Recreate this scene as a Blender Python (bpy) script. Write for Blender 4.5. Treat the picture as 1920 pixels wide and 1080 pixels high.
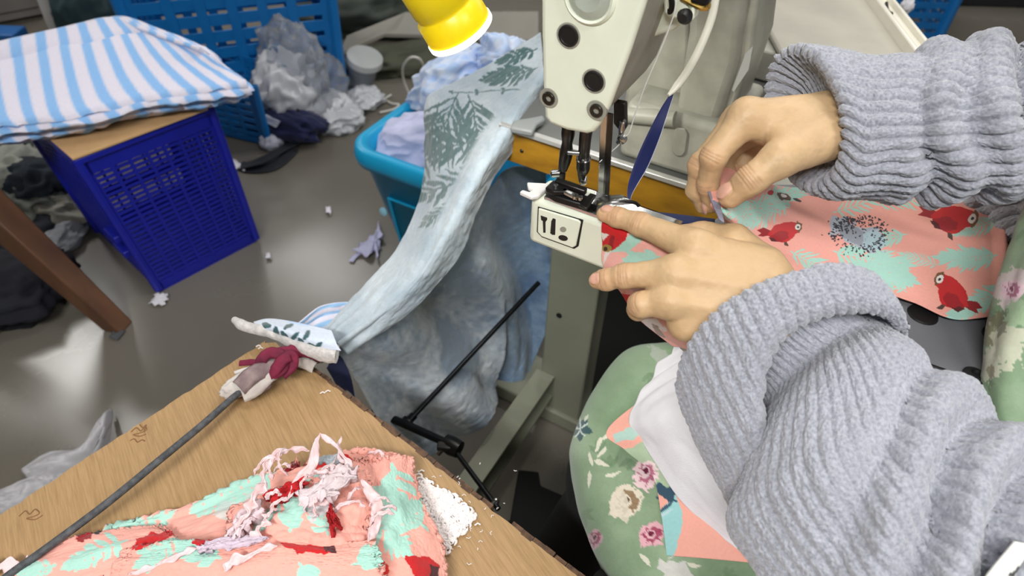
import bpy, math, random
import numpy as np
from mathutils import Vector, Matrix

# ------------------------------------------------------------------ scene reset
for o in list(bpy.data.objects):
    bpy.data.objects.remove(o, do_unlink=True)
SC = bpy.context.scene
COL = SC.collection

# ------------------------------------------------------------------ camera
FPX = 1250.0                       # focal length in pixels of the 1920x1080 frame
CAM_H = 1.28
NADIR = (920.0, 1840.0)            # where plumb lines meet in the frame
_dx, _dy = NADIR[0] - 960, NADIR[1] - 540
PITCH = math.pi / 2 - math.atan2(math.hypot(_dx, _dy), FPX)
ROLL = math.atan2(_dx, _dy)
_f = np.array([0, math.cos(PITCH), -math.sin(PITCH)])
_u0 = np.array([0, math.sin(PITCH), math.cos(PITCH)])
_r0 = np.array([1.0, 0, 0])
_r = math.cos(ROLL) * _r0 - math.sin(ROLL) * _u0
_u = math.sin(ROLL) * _r0 + math.cos(ROLL) * _u0
CAMP = np.array([0, 0, CAM_H])
cam = bpy.data.cameras.new('camera')
cam.sensor_width = 36.0
cam.lens = FPX / 1920 * 36.0
cam.clip_start = 0.02
cam.clip_end = 60
cam.dof.use_dof = True
cam.dof.focus_distance = 0.62
cam.dof.aperture_fstop = 7.0
cam_o = bpy.data.objects.new('camera', cam)
COL.objects.link(cam_o)
M = Matrix(((_r[0], _u[0], -_f[0], CAMP[0]), (_r[1], _u[1], -_f[1], CAMP[1]), (_r[2], _u[2], -_f[2], CAMP[2]), (0, 0, 0, 1)))
cam_o.matrix_world = M
SC.camera = cam_o

# ------------------------------------------------------------------ world, exposure
w = bpy.data.worlds.new('workshop_ambient')
SC.world = w
w.use_nodes = True
w.node_tree.nodes['Background'].inputs[0].default_value = (0.93, 0.97, 1.0, 1)
w.node_tree.nodes['Background'].inputs[1].default_value = 0.19
SC.view_settings.view_transform = 'Standard'
SC.view_settings.look = 'None'
SC.view_settings.exposure = 0.0
SC.view_settings.gamma = 1.0
SC.view_settings.use_curve_mapping = False

CEIL = 2.75
def ceiling_light_source(x, y, sx, sy, watts, rz=0.0, col=(1.0, 0.99, 0.97)):
    l = bpy.data.lights.new('fluorescent_light', 'AREA')
    l.shape = 'RECTANGLE'; l.size = sx; l.size_y = sy; l.energy = watts; l.color = col
    o = bpy.data.objects.new('fluorescent_light', l); COL.objects.link(o)
    o.location = (x, y, CEIL - 0.09); o.rotation_euler = (0, 0, rz)
    return o
LIGHTS = [(-3.05, 3.05, -0.55, 44), (-1.68, 4.25, -0.55, 24), (0.35, 1.05, -0.5, 14), (0.9, 2.6, -0.5, 20), (-0.55, -1.1, -0.5, 70), (1.2, -0.8, -0.5, 26), (2.4, 3.4, -0.5, 18)]
for (lx, ly, lr, le) in LIGHTS:
    ceiling_light_source(lx, ly, 1.2, 0.22, le, lr)

# ------------------------------------------------------------------ pixel -> place helpers
def ray(x, y):
    return _f + (x - 960) / FPX * _r - (y - 540) / FPX * _u
def D(x, y, t):
    return CAMP + ray(x, y) * t
def Z(x, y, z):
    d = ray(x, y); return CAMP + d * (z - CAM_H) / d[2]
def PXT(a):
    a = np.asarray(a, float)
    x, y, t = a[..., 0], a[..., 1], a[..., 2]
    d = _f + ((x - 960) / FPX)[..., None] * _r - ((y - 540) / FPX)[..., None] * _u
    return CAMP + d * t[..., None]
def TZ(x, y, z):
    """depth at which the ray through (x, y) meets height z"""
    return (z - CAM_H) / ray(x, y)[2]

# ------------------------------------------------------------------ colour / noise
def lin(c):
    c = np.asarray(c, float) / 255.0
    return np.where(c <= 0.04045, c / 12.92, ((c + 0.055) / 1.055) ** 2.4)
def lin4(c):
    return tuple(lin(c)) + (1.0,)
def _hash(ix, iy, iz, seed):
    h = (ix.astype(np.int64) * 374761393 + iy.astype(np.int64) * 668265263 + iz.astype(np.int64) * 2147483647 + seed * 974711) & 0x7fffffff
    h = ((h ^ (h >> 13)) * 1274126177) & 0x7fffffff
    h = ((h ^ (h >> 16)) * 668265263) & 0x7fffffff
    return ((h ^ (h >> 15)) & 0xffff) / 65535.0
def vnoise(p, seed=0):
    p = np.asarray(p, float)
    if p.shape[-1] == 2:
        p = np.concatenate([p, np.zeros(p.shape[:-1] + (1,))], -1)
    i = np.floor(p); f = p - i; f = f * f * (3 - 2 * f)
    i = i.astype(np.int64)
    r = 0
    for a in (0, 1):
        for b in (0, 1):
            for c in (0, 1):
                wgt = (f[..., 0] if a else 1 - f[..., 0]) * (f[..., 1] if b else 1 - f[..., 1]) * (f[..., 2] if c else 1 - f[..., 2])
                r = r + wgt * _hash(i[..., 0] + a, i[..., 1] + b, i[..., 2] + c, seed)
    return r * 2 - 1
def fbm(p, scale, octv=3, seed=0):
    p = np.asarray(p, float) * scale
    r = 0; a = 1.0; n = 0
    for k in range(octv):
        r = r + a * vnoise(p * (2 ** k), seed + k * 17); n += a; a *= 0.5
    return r / n
def sstep(a, b, x):
    t = np.clip((x - a) / (b - a), 0, 1); return t * t * (3 - 2 * t)

# ------------------------------------------------------------------ materials
MATS = {}
def new_mat(name):
    m = bpy.data.materials.new(name); m.use_nodes = True
    nt = m.node_tree; b = nt.nodes['Principled BSDF']
    return m, nt, b
def mat(name, c, rough=0.6, metal=0.0, var=0.0, vscale=20.0, bump=0.0, bscale=200.0, c2=None, sheen=0.0, alpha=None, trans=0.0, spec=0.5, coat=0.0, stretch=None, sss=0.0, ior=None, rvar=0.0):
    """procedural surface: base colour with noise variation, noise bump"""
    if name in MATS: return MATS[name]
    m, nt, b = new_mat(name)
    N, L = nt.nodes, nt.links
    b.inputs['Base Color'].default_value = lin4(c)
    b.inputs['Roughness'].default_value = rough
    b.inputs['Metallic'].default_value = metal
    b.inputs['Specular IOR Level'].default_value = spec
    b.inputs['Coat Weight'].default_value = coat
    b.inputs['Sheen Weight'].default_value = sheen
    b.inputs['Transmission Weight'].default_value = trans
    if ior: b.inputs['IOR'].default_value = ior
    if alpha is not None: b.inputs['Alpha'].default_value = alpha
    tc = N.new('ShaderNodeTexCoord'); mp = N.new('ShaderNodeMapping')
    L.new(tc.outputs['Object'], mp.inputs['Vector'])
    if stretch: mp.inputs['Scale'].default_value = stretch
    if var > 0 or c2 is not None or rvar > 0:
        nz = N.new('ShaderNodeTexNoise'); nz.inputs['Scale'].default_value = vscale; nz.inputs['Detail'].default_value = 5
        L.new(mp.outputs[0], nz.inputs['Vector'])
        cr = N.new('ShaderNodeValToRGB')
        ca = lin(c); cb = lin(c2) if c2 is not None else ca * (1 - var)
        cr.color_ramp.elements[0].position = 0.35; cr.color_ramp.elements[1].position = 0.68
        cr.color_ramp.elements[0].color = tuple(cb) + (1,); cr.color_ramp.elements[1].color = tuple(ca) + (1,)
        L.new(nz.outputs['Fac'], cr.inputs['Fac']); L.new(cr.outputs['Color'], b.inputs['Base Color'])
        if rvar > 0:
            mr = N.new('ShaderNodeMapRange'); mr.inputs['To Min'].default_value = max(0.02, rough - rvar); mr.inputs['To Max'].default_value = rough + rvar
            L.new(nz.outputs['Fac'], mr.inputs['Value']); L.new(mr.outputs[0], b.inputs['Roughness'])
    if bump > 0:
        n2 = N.new('ShaderNodeTexNoise'); n2.inputs['Scale'].default_value = bscale; n2.inputs['Detail'].default_value = 3
        L.new(mp.outputs[0], n2.inputs['Vector'])
        bp = N.new('ShaderNodeBump'); bp.inputs['Strength'].default_value = bump; bp.inputs['Distance'].default_value = 0.002
        L.new(n2.outputs['Fac'], bp.inputs['Height']); L.new(bp.outputs[0], b.inputs['Normal'])
    MATS[name] = m
    return m
def print_mat(name, rough=0.85, bump=0.25, bscale=900.0, sheen=0.15, var=0.06, sss=0.0, spec=0.3):
    """cloth whose dye is stored on the cloth itself (colour attribute 'dye')"""
    if name in MATS: return MATS[name]
    m, nt, b = new_mat(name); N, L = nt.nodes, nt.links
    at = N.new('ShaderNodeAttribute'); at.attribute_name = 'dye'
    tc = N.new('ShaderNodeTexCoord')
    nz = N.new('ShaderNodeTexNoise'); nz.inputs['Scale'].default_value = bscale * 0.5; nz.inputs['Detail'].default_value = 4
    L.new(tc.outputs['Object'], nz.inputs['Vector'])
    mr = N.new('ShaderNodeMapRange'); mr.inputs['To Min'].default_value = 1 - var * 2; mr.inputs['To Max'].default_value = 1 + var
    L.new(nz.outputs['Fac'], mr.inputs['Value'])
    mx = N.new('ShaderNodeMix'); mx.data_type = 'RGBA'; mx.blend_type = 'MULTIPLY'; mx.inputs['Factor'].default_value = 1.0
    L.new(at.outputs['Color'], mx.inputs[6]); L.new(mr.outputs[0], mx.inputs[7])
    L.new(mx.outputs[2], b.inputs['Base Color'])
    b.inputs['Roughness'].default_value = rough; b.inputs['Sheen Weight'].default_value = sheen
    b.inputs['Specular IOR Level'].default_value = spec
    if sss > 0:
        b.inputs['Subsurface Weight'].default_value = sss
        b.inputs['Subsurface Radius'].default_value = (0.012, 0.005, 0.003); b.inputs['Subsurface Scale'].default_value = 0.5
    n2 = N.new('ShaderNodeTexNoise'); n2.inputs['Scale'].default_value = bscale; n2.inputs['Detail'].default_value = 3
    L.new(tc.outputs['Object'], n2.inputs['Vector'])
    bp = N.new('ShaderNodeBump'); bp.inputs['Strength'].default_value = bump; bp.inputs['Distance'].default_value = 0.001
    L.new(n2.outputs['Fac'], bp.inputs['Height']); L.new(bp.outputs[0], b.inputs['Normal'])
    MATS[name] = m
    return m
def emit_mat(name, c, s):
    m, nt, b = new_mat(name)
    b.inputs['Base Color'].default_value = lin4(c); b.inputs['Emission Color'].default_value = lin4(c); b.inputs['Emission Strength'].default_value = s
    return m

# ------------------------------------------------------------------ object helpers
def empty(name, loc=(0, 0, 0)):
    o = bpy.data.objects.new(name, None); COL.objects.link(o); o.location = tuple(loc); o.empty_display_size = 0.02
    return o
def tag(o, label=None, cat=None, group=None, kind=None):
    if label: o['label'] = label
    if cat: o['category'] = cat
    if group: o['group'] = group
    if kind: o['kind'] = kind
    return o
def obj(name, me, m=None, parent=None, smooth=True):
    o = bpy.data.objects.new(name, me); COL.objects.link(o)
    if m is not None:
        for k in (m if isinstance(m, (list, tuple)) else [m]): me.materials.append(k)
    if parent is not None:
        o.parent = parent
        bpy.context.view_layer.update() if False else None
        o.matrix_parent_inverse = Matrix.Translation(-Vector(parent.location)) if parent.parent is None else Matrix.Translation(-Vector(parent.get('_wl', (0, 0, 0))))
    if smooth:
        me.polygons.foreach_set('use_smooth', np.ones(len(me.polygons), bool))
    return o
def mesh_np(name, V, F, dye=None):
    """V (n,3), F (m,k) int with k = 3 or 4"""
    V = np.ascontiguousarray(V, np.float32).reshape(-1, 3); F = np.ascontiguousarray(F, np.int32)
    me = bpy.data.meshes.new(name)
    me.vertices.add(len(V)); me.vertices.foreach_set('co', V.ravel())
    k = F.shape[1]
    me.loops.add(F.size); me.loops.foreach_set('vertex_index', F.ravel())
    me.polygons.add(len(F)); me.polygons.foreach_set('loop_start', np.arange(0, F.size, k, dtype=np.int32))
    me.polygons.foreach_set('loop_total', np.full(len(F), k, np.int32))
    me.update(calc_edges=True)
    if dye is not None:
        a = me.attributes.new('dye', 'FLOAT_COLOR', 'POINT')
        c = np.ones((len(V), 4), np.float32); c[:, :3] = dye.reshape(-1, 3); a.data.foreach_set('color', c.ravel())
    return me
def grid_faces(n, m, wrap=False):
    i, j = np.meshgrid(np.arange(n - 1), np.arange(m if wrap else m - 1), indexing='ij')
    j2 = (j + 1) % m
    return np.stack([i * m + j, i * m + j2, (i + 1) * m + j2, (i + 1) * m + j], -1).reshape(-1, 4)
def crs(P, m):
    """Catmull-Rom resample of control points along axis 0"""
    P = np.asarray(P, float); n = len(P)
    Q = np.concatenate([2 * P[:1] - P[1:2], P, 2 * P[-1:] - P[-2:-1]], 0)
    s = np.linspace(0, n - 1, m); i = np.minimum(s.astype(int), n - 2); f = s - i
    f = f.reshape((-1,) + (1,) * (P.ndim - 1))
    p0, p1, p2, p3 = Q[i], Q[i + 1], Q[i + 2], Q[i + 3]
    return 0.5 * (2 * p1 + (p2 - p0) * f + (2 * p0 - 5 * p1 + 4 * p2 - p3) * f ** 2 + (3 * p1 - p0 - 3 * p2 + p3) * f ** 3)
def patch(net, n, m):
    """smooth surface through a control net (rows x cols x k) -> (n, m, k)"""
    A = crs(np.asarray(net, float), n)
    return np.swapaxes(crs(np.swapaxes(A, 0, 1), m), 0, 1)
def gnormal(G, wrap=False):
    du = np.gradient(G, axis=0)
    dv = (np.roll(G, -1, 1) - np.roll(G, 1, 1)) if wrap else np.gradient(G, axis=1)
    n = np.cross(du, dv); return n / (np.linalg.norm(n, axis=-1, keepdims=True) + 1e-12)
def cam_facing(G, N):
    s = np.sign(np.sum(N * (CAMP - G), -1).mean()); return N * (s if s != 0 else 1)
class MB:
    """collects simple solids into one mesh"""
    def __init__(s): s.v = []; s.f = []
    def add(s, V, F):
        b = len(s.v); s.v += [tuple(map(float, p)) for p in V]; s.f += [tuple(int(i) + b for i in f) for f in F]; return s
    def box(s, c, d, ax=None):
        """box at centre c with sizes d and axes ax (3 unit vectors)"""
        c = np.asarray(c, float); X, Y, W = (np.eye(3) if ax is None else np.asarray(ax, float))
        V = [c + X * d[0] / 2 * a + Y * d[1] / 2 * b + W * d[2] / 2 * e for e in (-1, 1) for b in (-1, 1) for a in (-1, 1)]
        return s.add(V, [(0, 2, 3, 1), (4, 5, 7, 6), (0, 1, 5, 4), (2, 6, 7, 3), (0, 4, 6, 2), (1, 3, 7, 5)])
    def hexa(s, B, T):
        """solid between two quads"""
        V = list(B) + list(T)
        return s.add(V, [(3, 2, 1, 0), (4, 5, 6, 7), (0, 1, 5, 4), (1, 2, 6, 5), (2, 3, 7, 6), (3, 0, 4, 7)])
    def prism(s, pts, off):
        """polygon extruded by the vector off"""
        pts = [np.asarray(p, float) for p in pts]; n = len(pts); off = np.asarray(off, float)
        V = pts + [p + off for p in pts]
        return s.add(V, [tuple(range(n - 1, -1, -1)), tuple(range(n, 2 * n))] + [(i, (i + 1) % n, n + (i + 1) % n, n + i) for i in range(n)])
    def tube(s, path, r, n=10, caps=True):
        P = np.asarray(path, float); m = len(P); r = np.broadcast_to(np.asarray(r, float), (m,)) if np.ndim(r) < 2 else r
        T = np.gradient(P, axis=0); T /= np.linalg.norm(T, axis=1, keepdims=True) + 1e-12
        a = np.array([0, 0, 1.0]) if abs(T[0][2]) < 0.9 else np.array([1.0, 0, 0])
        V = []
        nx = np.cross(T[0], a); nx /= np.linalg.norm(nx)
        for i in range(m):
            nx = nx - T[i] * np.dot(nx, T[i]); nx /= np.linalg.norm(nx) + 1e-12
            ny = np.cross(T[i], nx)
            for k in range(n):
                th = 2 * math.pi * k / n; V.append(P[i] + r[i] * (math.cos(th) * nx + math.sin(th) * ny))
        F = [tuple(q) for q in grid_faces(m, n, True)]
        if caps: F += [tuple(range(n - 1, -1, -1)), tuple(range((m - 1) * n, m * n))]
        return s.add(V, F)
    def lathe(s, prof, base, axis, n=24):
        """profile [(r, h)] turned about axis from base"""
        base = np.asarray(base, float); axis = np.asarray(axis, float) / np.linalg.norm(axis)
        a = np.array([0, 0, 1.0]) if abs(axis[2]) < 0.9 else np.array([1.0, 0, 0])
        x = np.cross(axis, a); x /= np.linalg.norm(x); y = np.cross(axis, x)
        V = [base + axis * h + max(r, 1e-5) * (math.cos(2 * math.pi * k / n) * x + math.sin(2 * math.pi * k / n) * y) for (r, h) in prof for k in range(n)]
        m = len(prof)
        return s.add(V, [tuple(q) for q in grid_faces(m, n, True)] + [tuple(range(n - 1, -1, -1)), tuple(range((m - 1) * n, m * n))])
    def build(s, name, m, parent=None, bevel=0.0, seg=2, smooth=False, angle=40):
        me = bpy.data.meshes.new(name); me.from_pydata(s.v, [], s.f); me.update()
        import bmesh
        bm = bmesh.new(); bm.from_mesh(me); bmesh.ops.recalc_face_normals(bm, faces=bm.faces); bm.to_mesh(me); bm.free()
        o = obj(name, me, m, parent, smooth=smooth or bevel > 0)
        if bevel > 0:
            bv = o.modifiers.new('bevel', 'BEVEL'); bv.width = bevel; bv.segments = seg; bv.limit_method = 'ANGLE'; bv.angle_limit = math.radians(angle); bv.harden_normals = False
        if smooth or bevel > 0:
            try: me.set_sharp_from_angle(angle=math.radians(angle))
            except Exception: pass
        return o
def solid(o, th, offset=-1.0):
    md = o.modifiers.new('thickness', 'SOLIDIFY'); md.thickness = th; md.offset = offset
    return o
def sheet(name, G, m, parent=None, dye=None, th=0.0012, offset=-1.0, wrap=False):
    n, k = G.shape[:2]
    me = mesh_np(name, G.reshape(-1, 3), grid_faces(n, k, wrap), dye)
    o = obj(name, me, m, parent)
    if th: solid(o, th, offset)
    return o
def base_of(pts):
    P = np.asarray(pts, float).reshape(-1, 3); return Vector((float(P[:, 0].mean()), float(P[:, 1].mean()), float(P[:, 2].min())))

# ------------------------------------------------------------------ printing on cloth (dye per point of the cloth)
def in_poly(x, y, poly):
    poly = np.asarray(poly, float); n = len(poly)
    r = np.zeros(x.shape, bool)
    j = n - 1
    for i in range(n):
        xi, yi = poly[i]; xj, yj = poly[j]
        c = ((yi > y) != (yj > y)) & (x < (xj - xi) * (y - yi) / (yj - yi + 1e-12) + xi)
        r ^= c; j = i
    return r
class Print:
    def __init__(s, X, Y, base, jitter=0.0, jscale=0.05, seed=1):
        s.x = X.ravel().copy(); s.y = Y.ravel().copy(); s.c = np.tile(lin(base), (s.x.size, 1)); s.shape = X.shape
        if jitter:
            q = np.stack([s.x, s.y], -1)
            s.x += jitter * fbm(q, jscale, 2, seed); s.y += jitter * fbm(q, jscale, 2, seed + 50)
    def poly(s, pts, col, a=1.0):
        p = np.asarray(pts, float); lo = p.min(0); hi = p.max(0)
        k = np.where((s.x >= lo[0]) & (s.x <= hi[0]) & (s.y >= lo[1]) & (s.y <= hi[1]))[0]
        if k.size == 0: return s
        k = k[in_poly(s.x[k], s.y[k], p)]
        s.c[k] = s.c[k] * (1 - a) + lin(col) * a
        return s
    def blob(s, cx, cy, rx, ry, ang, col, a=1.0, rough=0.0, seed=3):
        ca, sa = math.cos(ang), math.sin(ang)
        k = np.where((abs(s.x - cx) < max(rx, ry) * 1.6) & (abs(s.y - cy) < max(rx, ry) * 1.6))[0]
        if k.size == 0: return s
        dx, dy = s.x[k] - cx, s.y[k] - cy
        u, v = (dx * ca + dy * sa) / rx, (-dx * sa + dy * ca) / ry
        r = np.hypot(u, v)
        if rough: r = r + rough * fbm(np.stack([dx, dy], -1), 3.0 / max(rx, ry), 3, seed)
        k = k[r < 1]; s.c[k] = s.c[k] * (1 - a) + lin(col) * a
        return s
    def leaf(s, x0, y0, x1, y1, wdt, col, a=1.0):
        d = np.array([x1 - x0, y1 - y0], float); L = np.hypot(*d); d /= L + 1e-9; n = np.array([-d[1], d[0]])
        tt = [0, .2, .5, .8, 1]; ww = [.15, .8, 1, .6, 0]
        P = [(x0 + d[0] * L * t + n[0] * wdt * q / 2, y0 + d[1] * L * t + n[1] * wdt * q / 2) for t, q in zip(tt, ww)]
        P += [(x0 + d[0] * L * t - n[0] * wdt * q / 2, y0 + d[1] * L * t - n[1] * wdt * q / 2) for t, q in list(zip(tt, ww))[::-1]]
        return s.poly(P, col, a)
    def frond(s, x, y, ang, L, nb, bl, bw, col, bend=0.0, spread=0.9, seed=0, a=1.0):
        rnd = random.Random(seed); px, py = x, y
        for i in range(nb):
            t = (i + 1) / nb; an = ang + bend * t
            qx, qy = px + math.cos(an) * L / nb, py + math.sin(an) * L / nb
            s.leaf(px, py, qx + math.cos(an) * L / nb * .3, qy + math.sin(an) * L / nb * .3, bw * 0.45, col, a)
            l = bl * (0.55 + 0.9 * math.sin(math.pi * min(1, 0.15 + t * 0.8))) * rnd.uniform(.8, 1.15) * 0.75
            for sg in (-1, 1):
                aa = an + sg * spread * (1 - 0.45 * t) * rnd.uniform(.85, 1.1)
                s.leaf(qx, qy, qx + math.cos(aa) * l, qy + math.sin(aa) * l, bw * rnd.uniform(.7, 1.2), col, a)
            px, py = qx, qy
        s.leaf(px, py, px + math.cos(ang + bend) * bl * .8, py + math.sin(ang + bend) * bl * .8, bw, col, a)
        return s
    def parrot(s, x, y, ang, L, flip=1, eye=True):
        ca, sa = math.cos(ang), math.sin(ang)
        def T(pts): return [(x + L * (p[0] * ca - p[1] * 1.3 * flip * sa), y + L * (p[0] * sa + p[1] * 1.3 * flip * ca)) for p in pts]
        s.poly(T([(-.5, .02), (-.78, -.06), (-1.0, .03), (-.85, .10), (-.95, .2), (-.55, .16)]), (150, 22, 30))
        s.poly(T([(-.62, .12), (-.4, -.16), (-.1, -.26), (.2, -.3), (.42, -.28), (.52, -.16), (.5, 0), (.36, .06), (.28, .2), (.06, .32), (-.25, .3), (-.5, .2)]), (200, 32, 36))
        s.poly(T([(-.55, .18), (-.2, 0), (.12, .02), (.16, .18), (-.08, .3), (-.35, .3)]), (160, 20, 30))
        s.poly(T([(-.58, .2), (-.35, .2), (-.2, .3), (-.42, .32)]), (90, 25, 30))
        s.poly(T([(.42, -.34), (.58, -.26), (.6, -.1), (.5, .02), (.4, -.04), (.36, -.2)]), (120, 82, 50))
        if eye:
            s.blob(*T([(.44, -.15)])[0], L * .1, L * .13, ang, (238, 232, 225))
            s.blob(*T([(.45, -.15)])[0], L * .04, L * .045, ang, (40, 30, 28))
        s.poly(T([(.1, .3), (.2, .42), (.02, .4), (-.02, .3)]), (80, 60, 50))
        return s
PINK = (243, 172, 158); MINT = (170, 216, 202); RED = (200, 30, 35)
# ================================================================== THE SETTING
def slab(name, c, d, m, kind='structure'):
    o = MB().box(c, d).build(name, m); tag(o, kind=kind); return o
floor_m = mat('polished_grey_floor', (112, 107, 98), rough=0.26, var=0.10, vscale=2.2, c2=(103, 98, 89), bump=0.03, bscale=60, rvar=0.05)
wall_m = mat('painted_wall', (170, 168, 162), rough=0.8, var=0.08, vscale=4, bump=0.1, bscale=80)
fl = slab('floor', (0, 1.0, -0.05), (9.0, 10.0, 0.10), floor_m); tag(fl, 'grey polished concrete workshop floor')
slab('wall_back', (0, 6.05, 1.4), (9.0, 0.1, 2.8), wall_m)
slab('wall_left', (-4.55, 1.0, 1.4), (0.1, 10.0, 2.8), wall_m)
slab('ceiling', (0, 1.0, CEIL + 0.05), (9.0, 10.0, 0.1), mat('white_ceiling', (215, 214, 208), rough=0.9, var=0.04, vscale=5))
tube_m = emit_mat('lit_fluorescent_tube', (255, 252, 242), 4.0)
white_metal = mat('white_enamel', (225, 225, 220), rough=0.4)
for i, (lx, ly, lr, le) in enumerate(LIGHTS):
    e = empty('ceiling_light', (lx, ly, CEIL - 0.08))
    X = np.array([math.cos(lr), math.sin(lr), 0]); Y = np.array([-X[1], X[0], 0])
    MB().box((lx, ly, CEIL - 0.03), (1.26, 0.26, 0.06), (X, Y, (0, 0, 1))).build('housing', white_metal, e, bevel=0.006)
    for s in (-1, 1):
        c = np.array([lx, ly, CEIL - 0.075]) + Y * 0.06 * s
        MB().tube([c - X * 0.6, c + X * 0.6], 0.013, 10).build('tube', tube_m, e, smooth=True)
    tag(e, 'twin tube ceiling light ' + ['at the far left mirrored in the floor by the plywood', 'at the back mirrored beside the royal blue crate', 'above the sewing machine', 'behind the machine pillar', 'behind the viewer on the left', 'behind the worker on the right', 'above the dark table at far right'][i], 'ceiling light', 'ceiling tube lights')

# ================================================================== helpers for background things
def quad_pt(Q, u, v):
    a, b, c, d = [np.asarray(q, float) for q in Q]       # a bottom-left, b bottom-right, c top-right, d top-left
    return (a * (1 - u) + b * u) * (1 - v) + (d * (1 - u) + c * u) * v
def panel_solid(mb, Q, u0, u1, v0, v1, th, n):
    B = [quad_pt(Q, u0, v0), quad_pt(Q, u1, v0), quad_pt(Q, u1, v1), quad_pt(Q, u0, v1)]
    mb.hexa([p - n * th / 2 for p in B], [p + n * th / 2 for p in B])
def lattice(Q, cols, rows, rib, slat, border, th, band=0.0, rib_th=1.6):
    """moulded open basket wall on the quad Q"""
    mb = MB(); Q = [np.asarray(q, float) for q in Q]
    n = np.cross(Q[1] - Q[0], Q[3] - Q[0]); n /= np.linalg.norm(n)
    b = border
    panel_solid(mb, Q, 0, 1, 0, b, th, n); panel_solid(mb, Q, 0, 1, 1 - b - band, 1, th, n)
    panel_solid(mb, Q, 0, b, 0, 1, th, n); panel_solid(mb, Q, 1 - b, 1, 0, 1, th, n)
    for i in range(1, cols):
        u = b + (1 - 2 * b) * i / cols; panel_solid(mb, Q, u - rib / 2, u + rib / 2, b, 1 - b - band, th * rib_th, n)
    for k in range(rows):
        v = b + (1 - 2 * b - band) * (k + 0.5) / rows; panel_solid(mb, Q, b, 1 - b, v - slat / 2, v + slat / 2, th, n)
    return mb
def rot2(v, a):
    return np.array([v[0] * math.cos(a) - v[1] * math.sin(a), v[0] * math.sin(a) + v[1] * math.cos(a)])
def ridged(p, scale, seed, octv=3):
    r = 0; a = 1; n = 0
    for k in range(octv):
        r = r + a * (1 - 2 * abs(vnoise(np.asarray(p) * scale * 2 ** k, seed + 31 * k))); n += a; a *= .55
    return r / n
def lump(name, c, rad, m, parent=None, amp=0.3, scale=6.0, seed=1, n=40, floor=None, fine=0.05, dye=None, rz=0.0):
    """crumpled bundle of cloth or film"""
    th = np.linspace(0.001, math.pi - 0.001, n); ph = np.linspace(0, 2 * math.pi, 2 * n, endpoint=False)
    T, Ph = np.meshgrid(th, ph, indexing='ij')
    d = np.stack([np.sin(T) * np.cos(Ph), np.sin(T) * np.sin(Ph), np.cos(T)], -1)
    k = 1 + amp * ridged(d + seed * 3.1, scale * 0.3, seed, 2) + fine * ridged(d + seed, scale, seed + 5, 2)
    P = d * k[..., None] * np.asarray(rad)
    ca, sa = math.cos(rz), math.sin(rz)
    P = np.stack([P[..., 0] * ca - P[..., 1] * sa, P[..., 0] * sa + P[..., 1] * ca, P[..., 2]], -1) + np.asarray(c)
    if floor is not None: P[..., 2] = np.maximum(P[..., 2], floor + 0.002)
    F = grid_faces(n, 2 * n, True)[:, ::-1]
    return obj(name, mesh_np(name, P.reshape(-1, 3), F, dye), m, parent)
def crumpled_sheet(name, corners, m, parent=None, amp=0.01, scale=12, seed=1, n=36, th=0.0012, floor=None, dye_fn=None, ragged=0.0):
    """cloth or paper scrap spanned by four corners, crumpled"""
    u, v = np.meshgrid(np.linspace(0, 1, n), np.linspace(0, 1, n), indexing='ij')
    if ragged:
        u2 = u + ragged * fbm(np.stack([v, u * 0 + seed], -1), 5, 2, seed) * (abs(u - .5) * 2) ; v2 = v + ragged * fbm(np.stack([u, v * 0 + seed], -1), 5, 2, seed + 9) * (abs(v - .5) * 2)
    else: u2, v2 = u, v
    a, b, c, d = [np.asarray(q, float) for q in corners]
    G = (a * (1 - u2[..., None]) + b * u2[..., None]) * (1 - v2[..., None]) + (d * (1 - u2[..., None]) + c * u2[..., None]) * v2[..., None]
    N = gnormal(G); N = N * np.sign(N[..., 2].mean() + 1e-9)
    q = np.stack([u, v, u * 0 + seed * .37], -1)
    G = G + N * (amp * (ridged(q, scale * .25, seed, 3) + .5))[..., None]
    if floor is not None: G[..., 2] = np.maximum(G[..., 2], floor + 0.0015)
    dye = dye_fn(u, v) if dye_fn else None
    return sheet(name, G, m, parent, dye, th)

# ================================================================== BACKGROUND, LEFT
# ---- dark blue basket crate carrying the striped cut pieces
navy_plastic = mat('royal_blue_plastic', (22, 32, 158), rough=0.42, var=0.12, vscale=25, bump=0.06, bscale=150)
e0 = Z(300, 548, 0); e1 = Z(482, 452, 0)
fx = (e1 - e0)[:2]; Lf = np.hypot(*fx); fx = fx / Lf; fy = np.array([-fx[1], fx[0]])          # along the front, inwards
def cr(a, b, z): return np.array([e0[0] + fx[0] * a + fy[0] * b, e0[1] + fx[1] * a + fy[1] * b, z])
CH = 0.44; tp = 0.028; Wd = Lf; Dd = 0.36
Bq = [cr(0, 0, 0.012), cr(Wd, 0, 0.012), cr(Wd, Dd, 0.012), cr(0, Dd, 0.012)]
Tq = [cr(-.040, -.012, CH), cr(Wd - .016, -.012, CH), cr(Wd - .016, Dd + .012, CH), cr(-.040, Dd + .012, CH)]
crate = empty('basket_crate', base_of(Bq))
for i, (k1, k2, cols) in enumerate(((0, 1, 7), (1, 2, 8), (2, 3, 7), (3, 0, 8))):
    Q = [Bq[k1], Bq[k2], Tq[k2], Tq[k1]]
    o = lattice(Q, cols, 25, 0.024, 0.0165, 0.05, 0.004, band=0.05).build('side_panel', navy_plastic, crate)
MB().hexa([p - np.array([0, 0, .012]) for p in Bq], Bq).build('base', navy_plastic, crate)
rim = MB()
for k in range(4):
    a, b = Tq[k], Tq[(k + 1) % 4]; d = (b - a) / np.linalg.norm(b - a); n = np.cross(d, (0, 0, 1))
    rim.box((a + b) / 2 + n * 0.002, (np.linalg.norm(b - a) + 0.012, 0.012, 0.016), (d, n, (0, 0, 1)))
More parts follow.
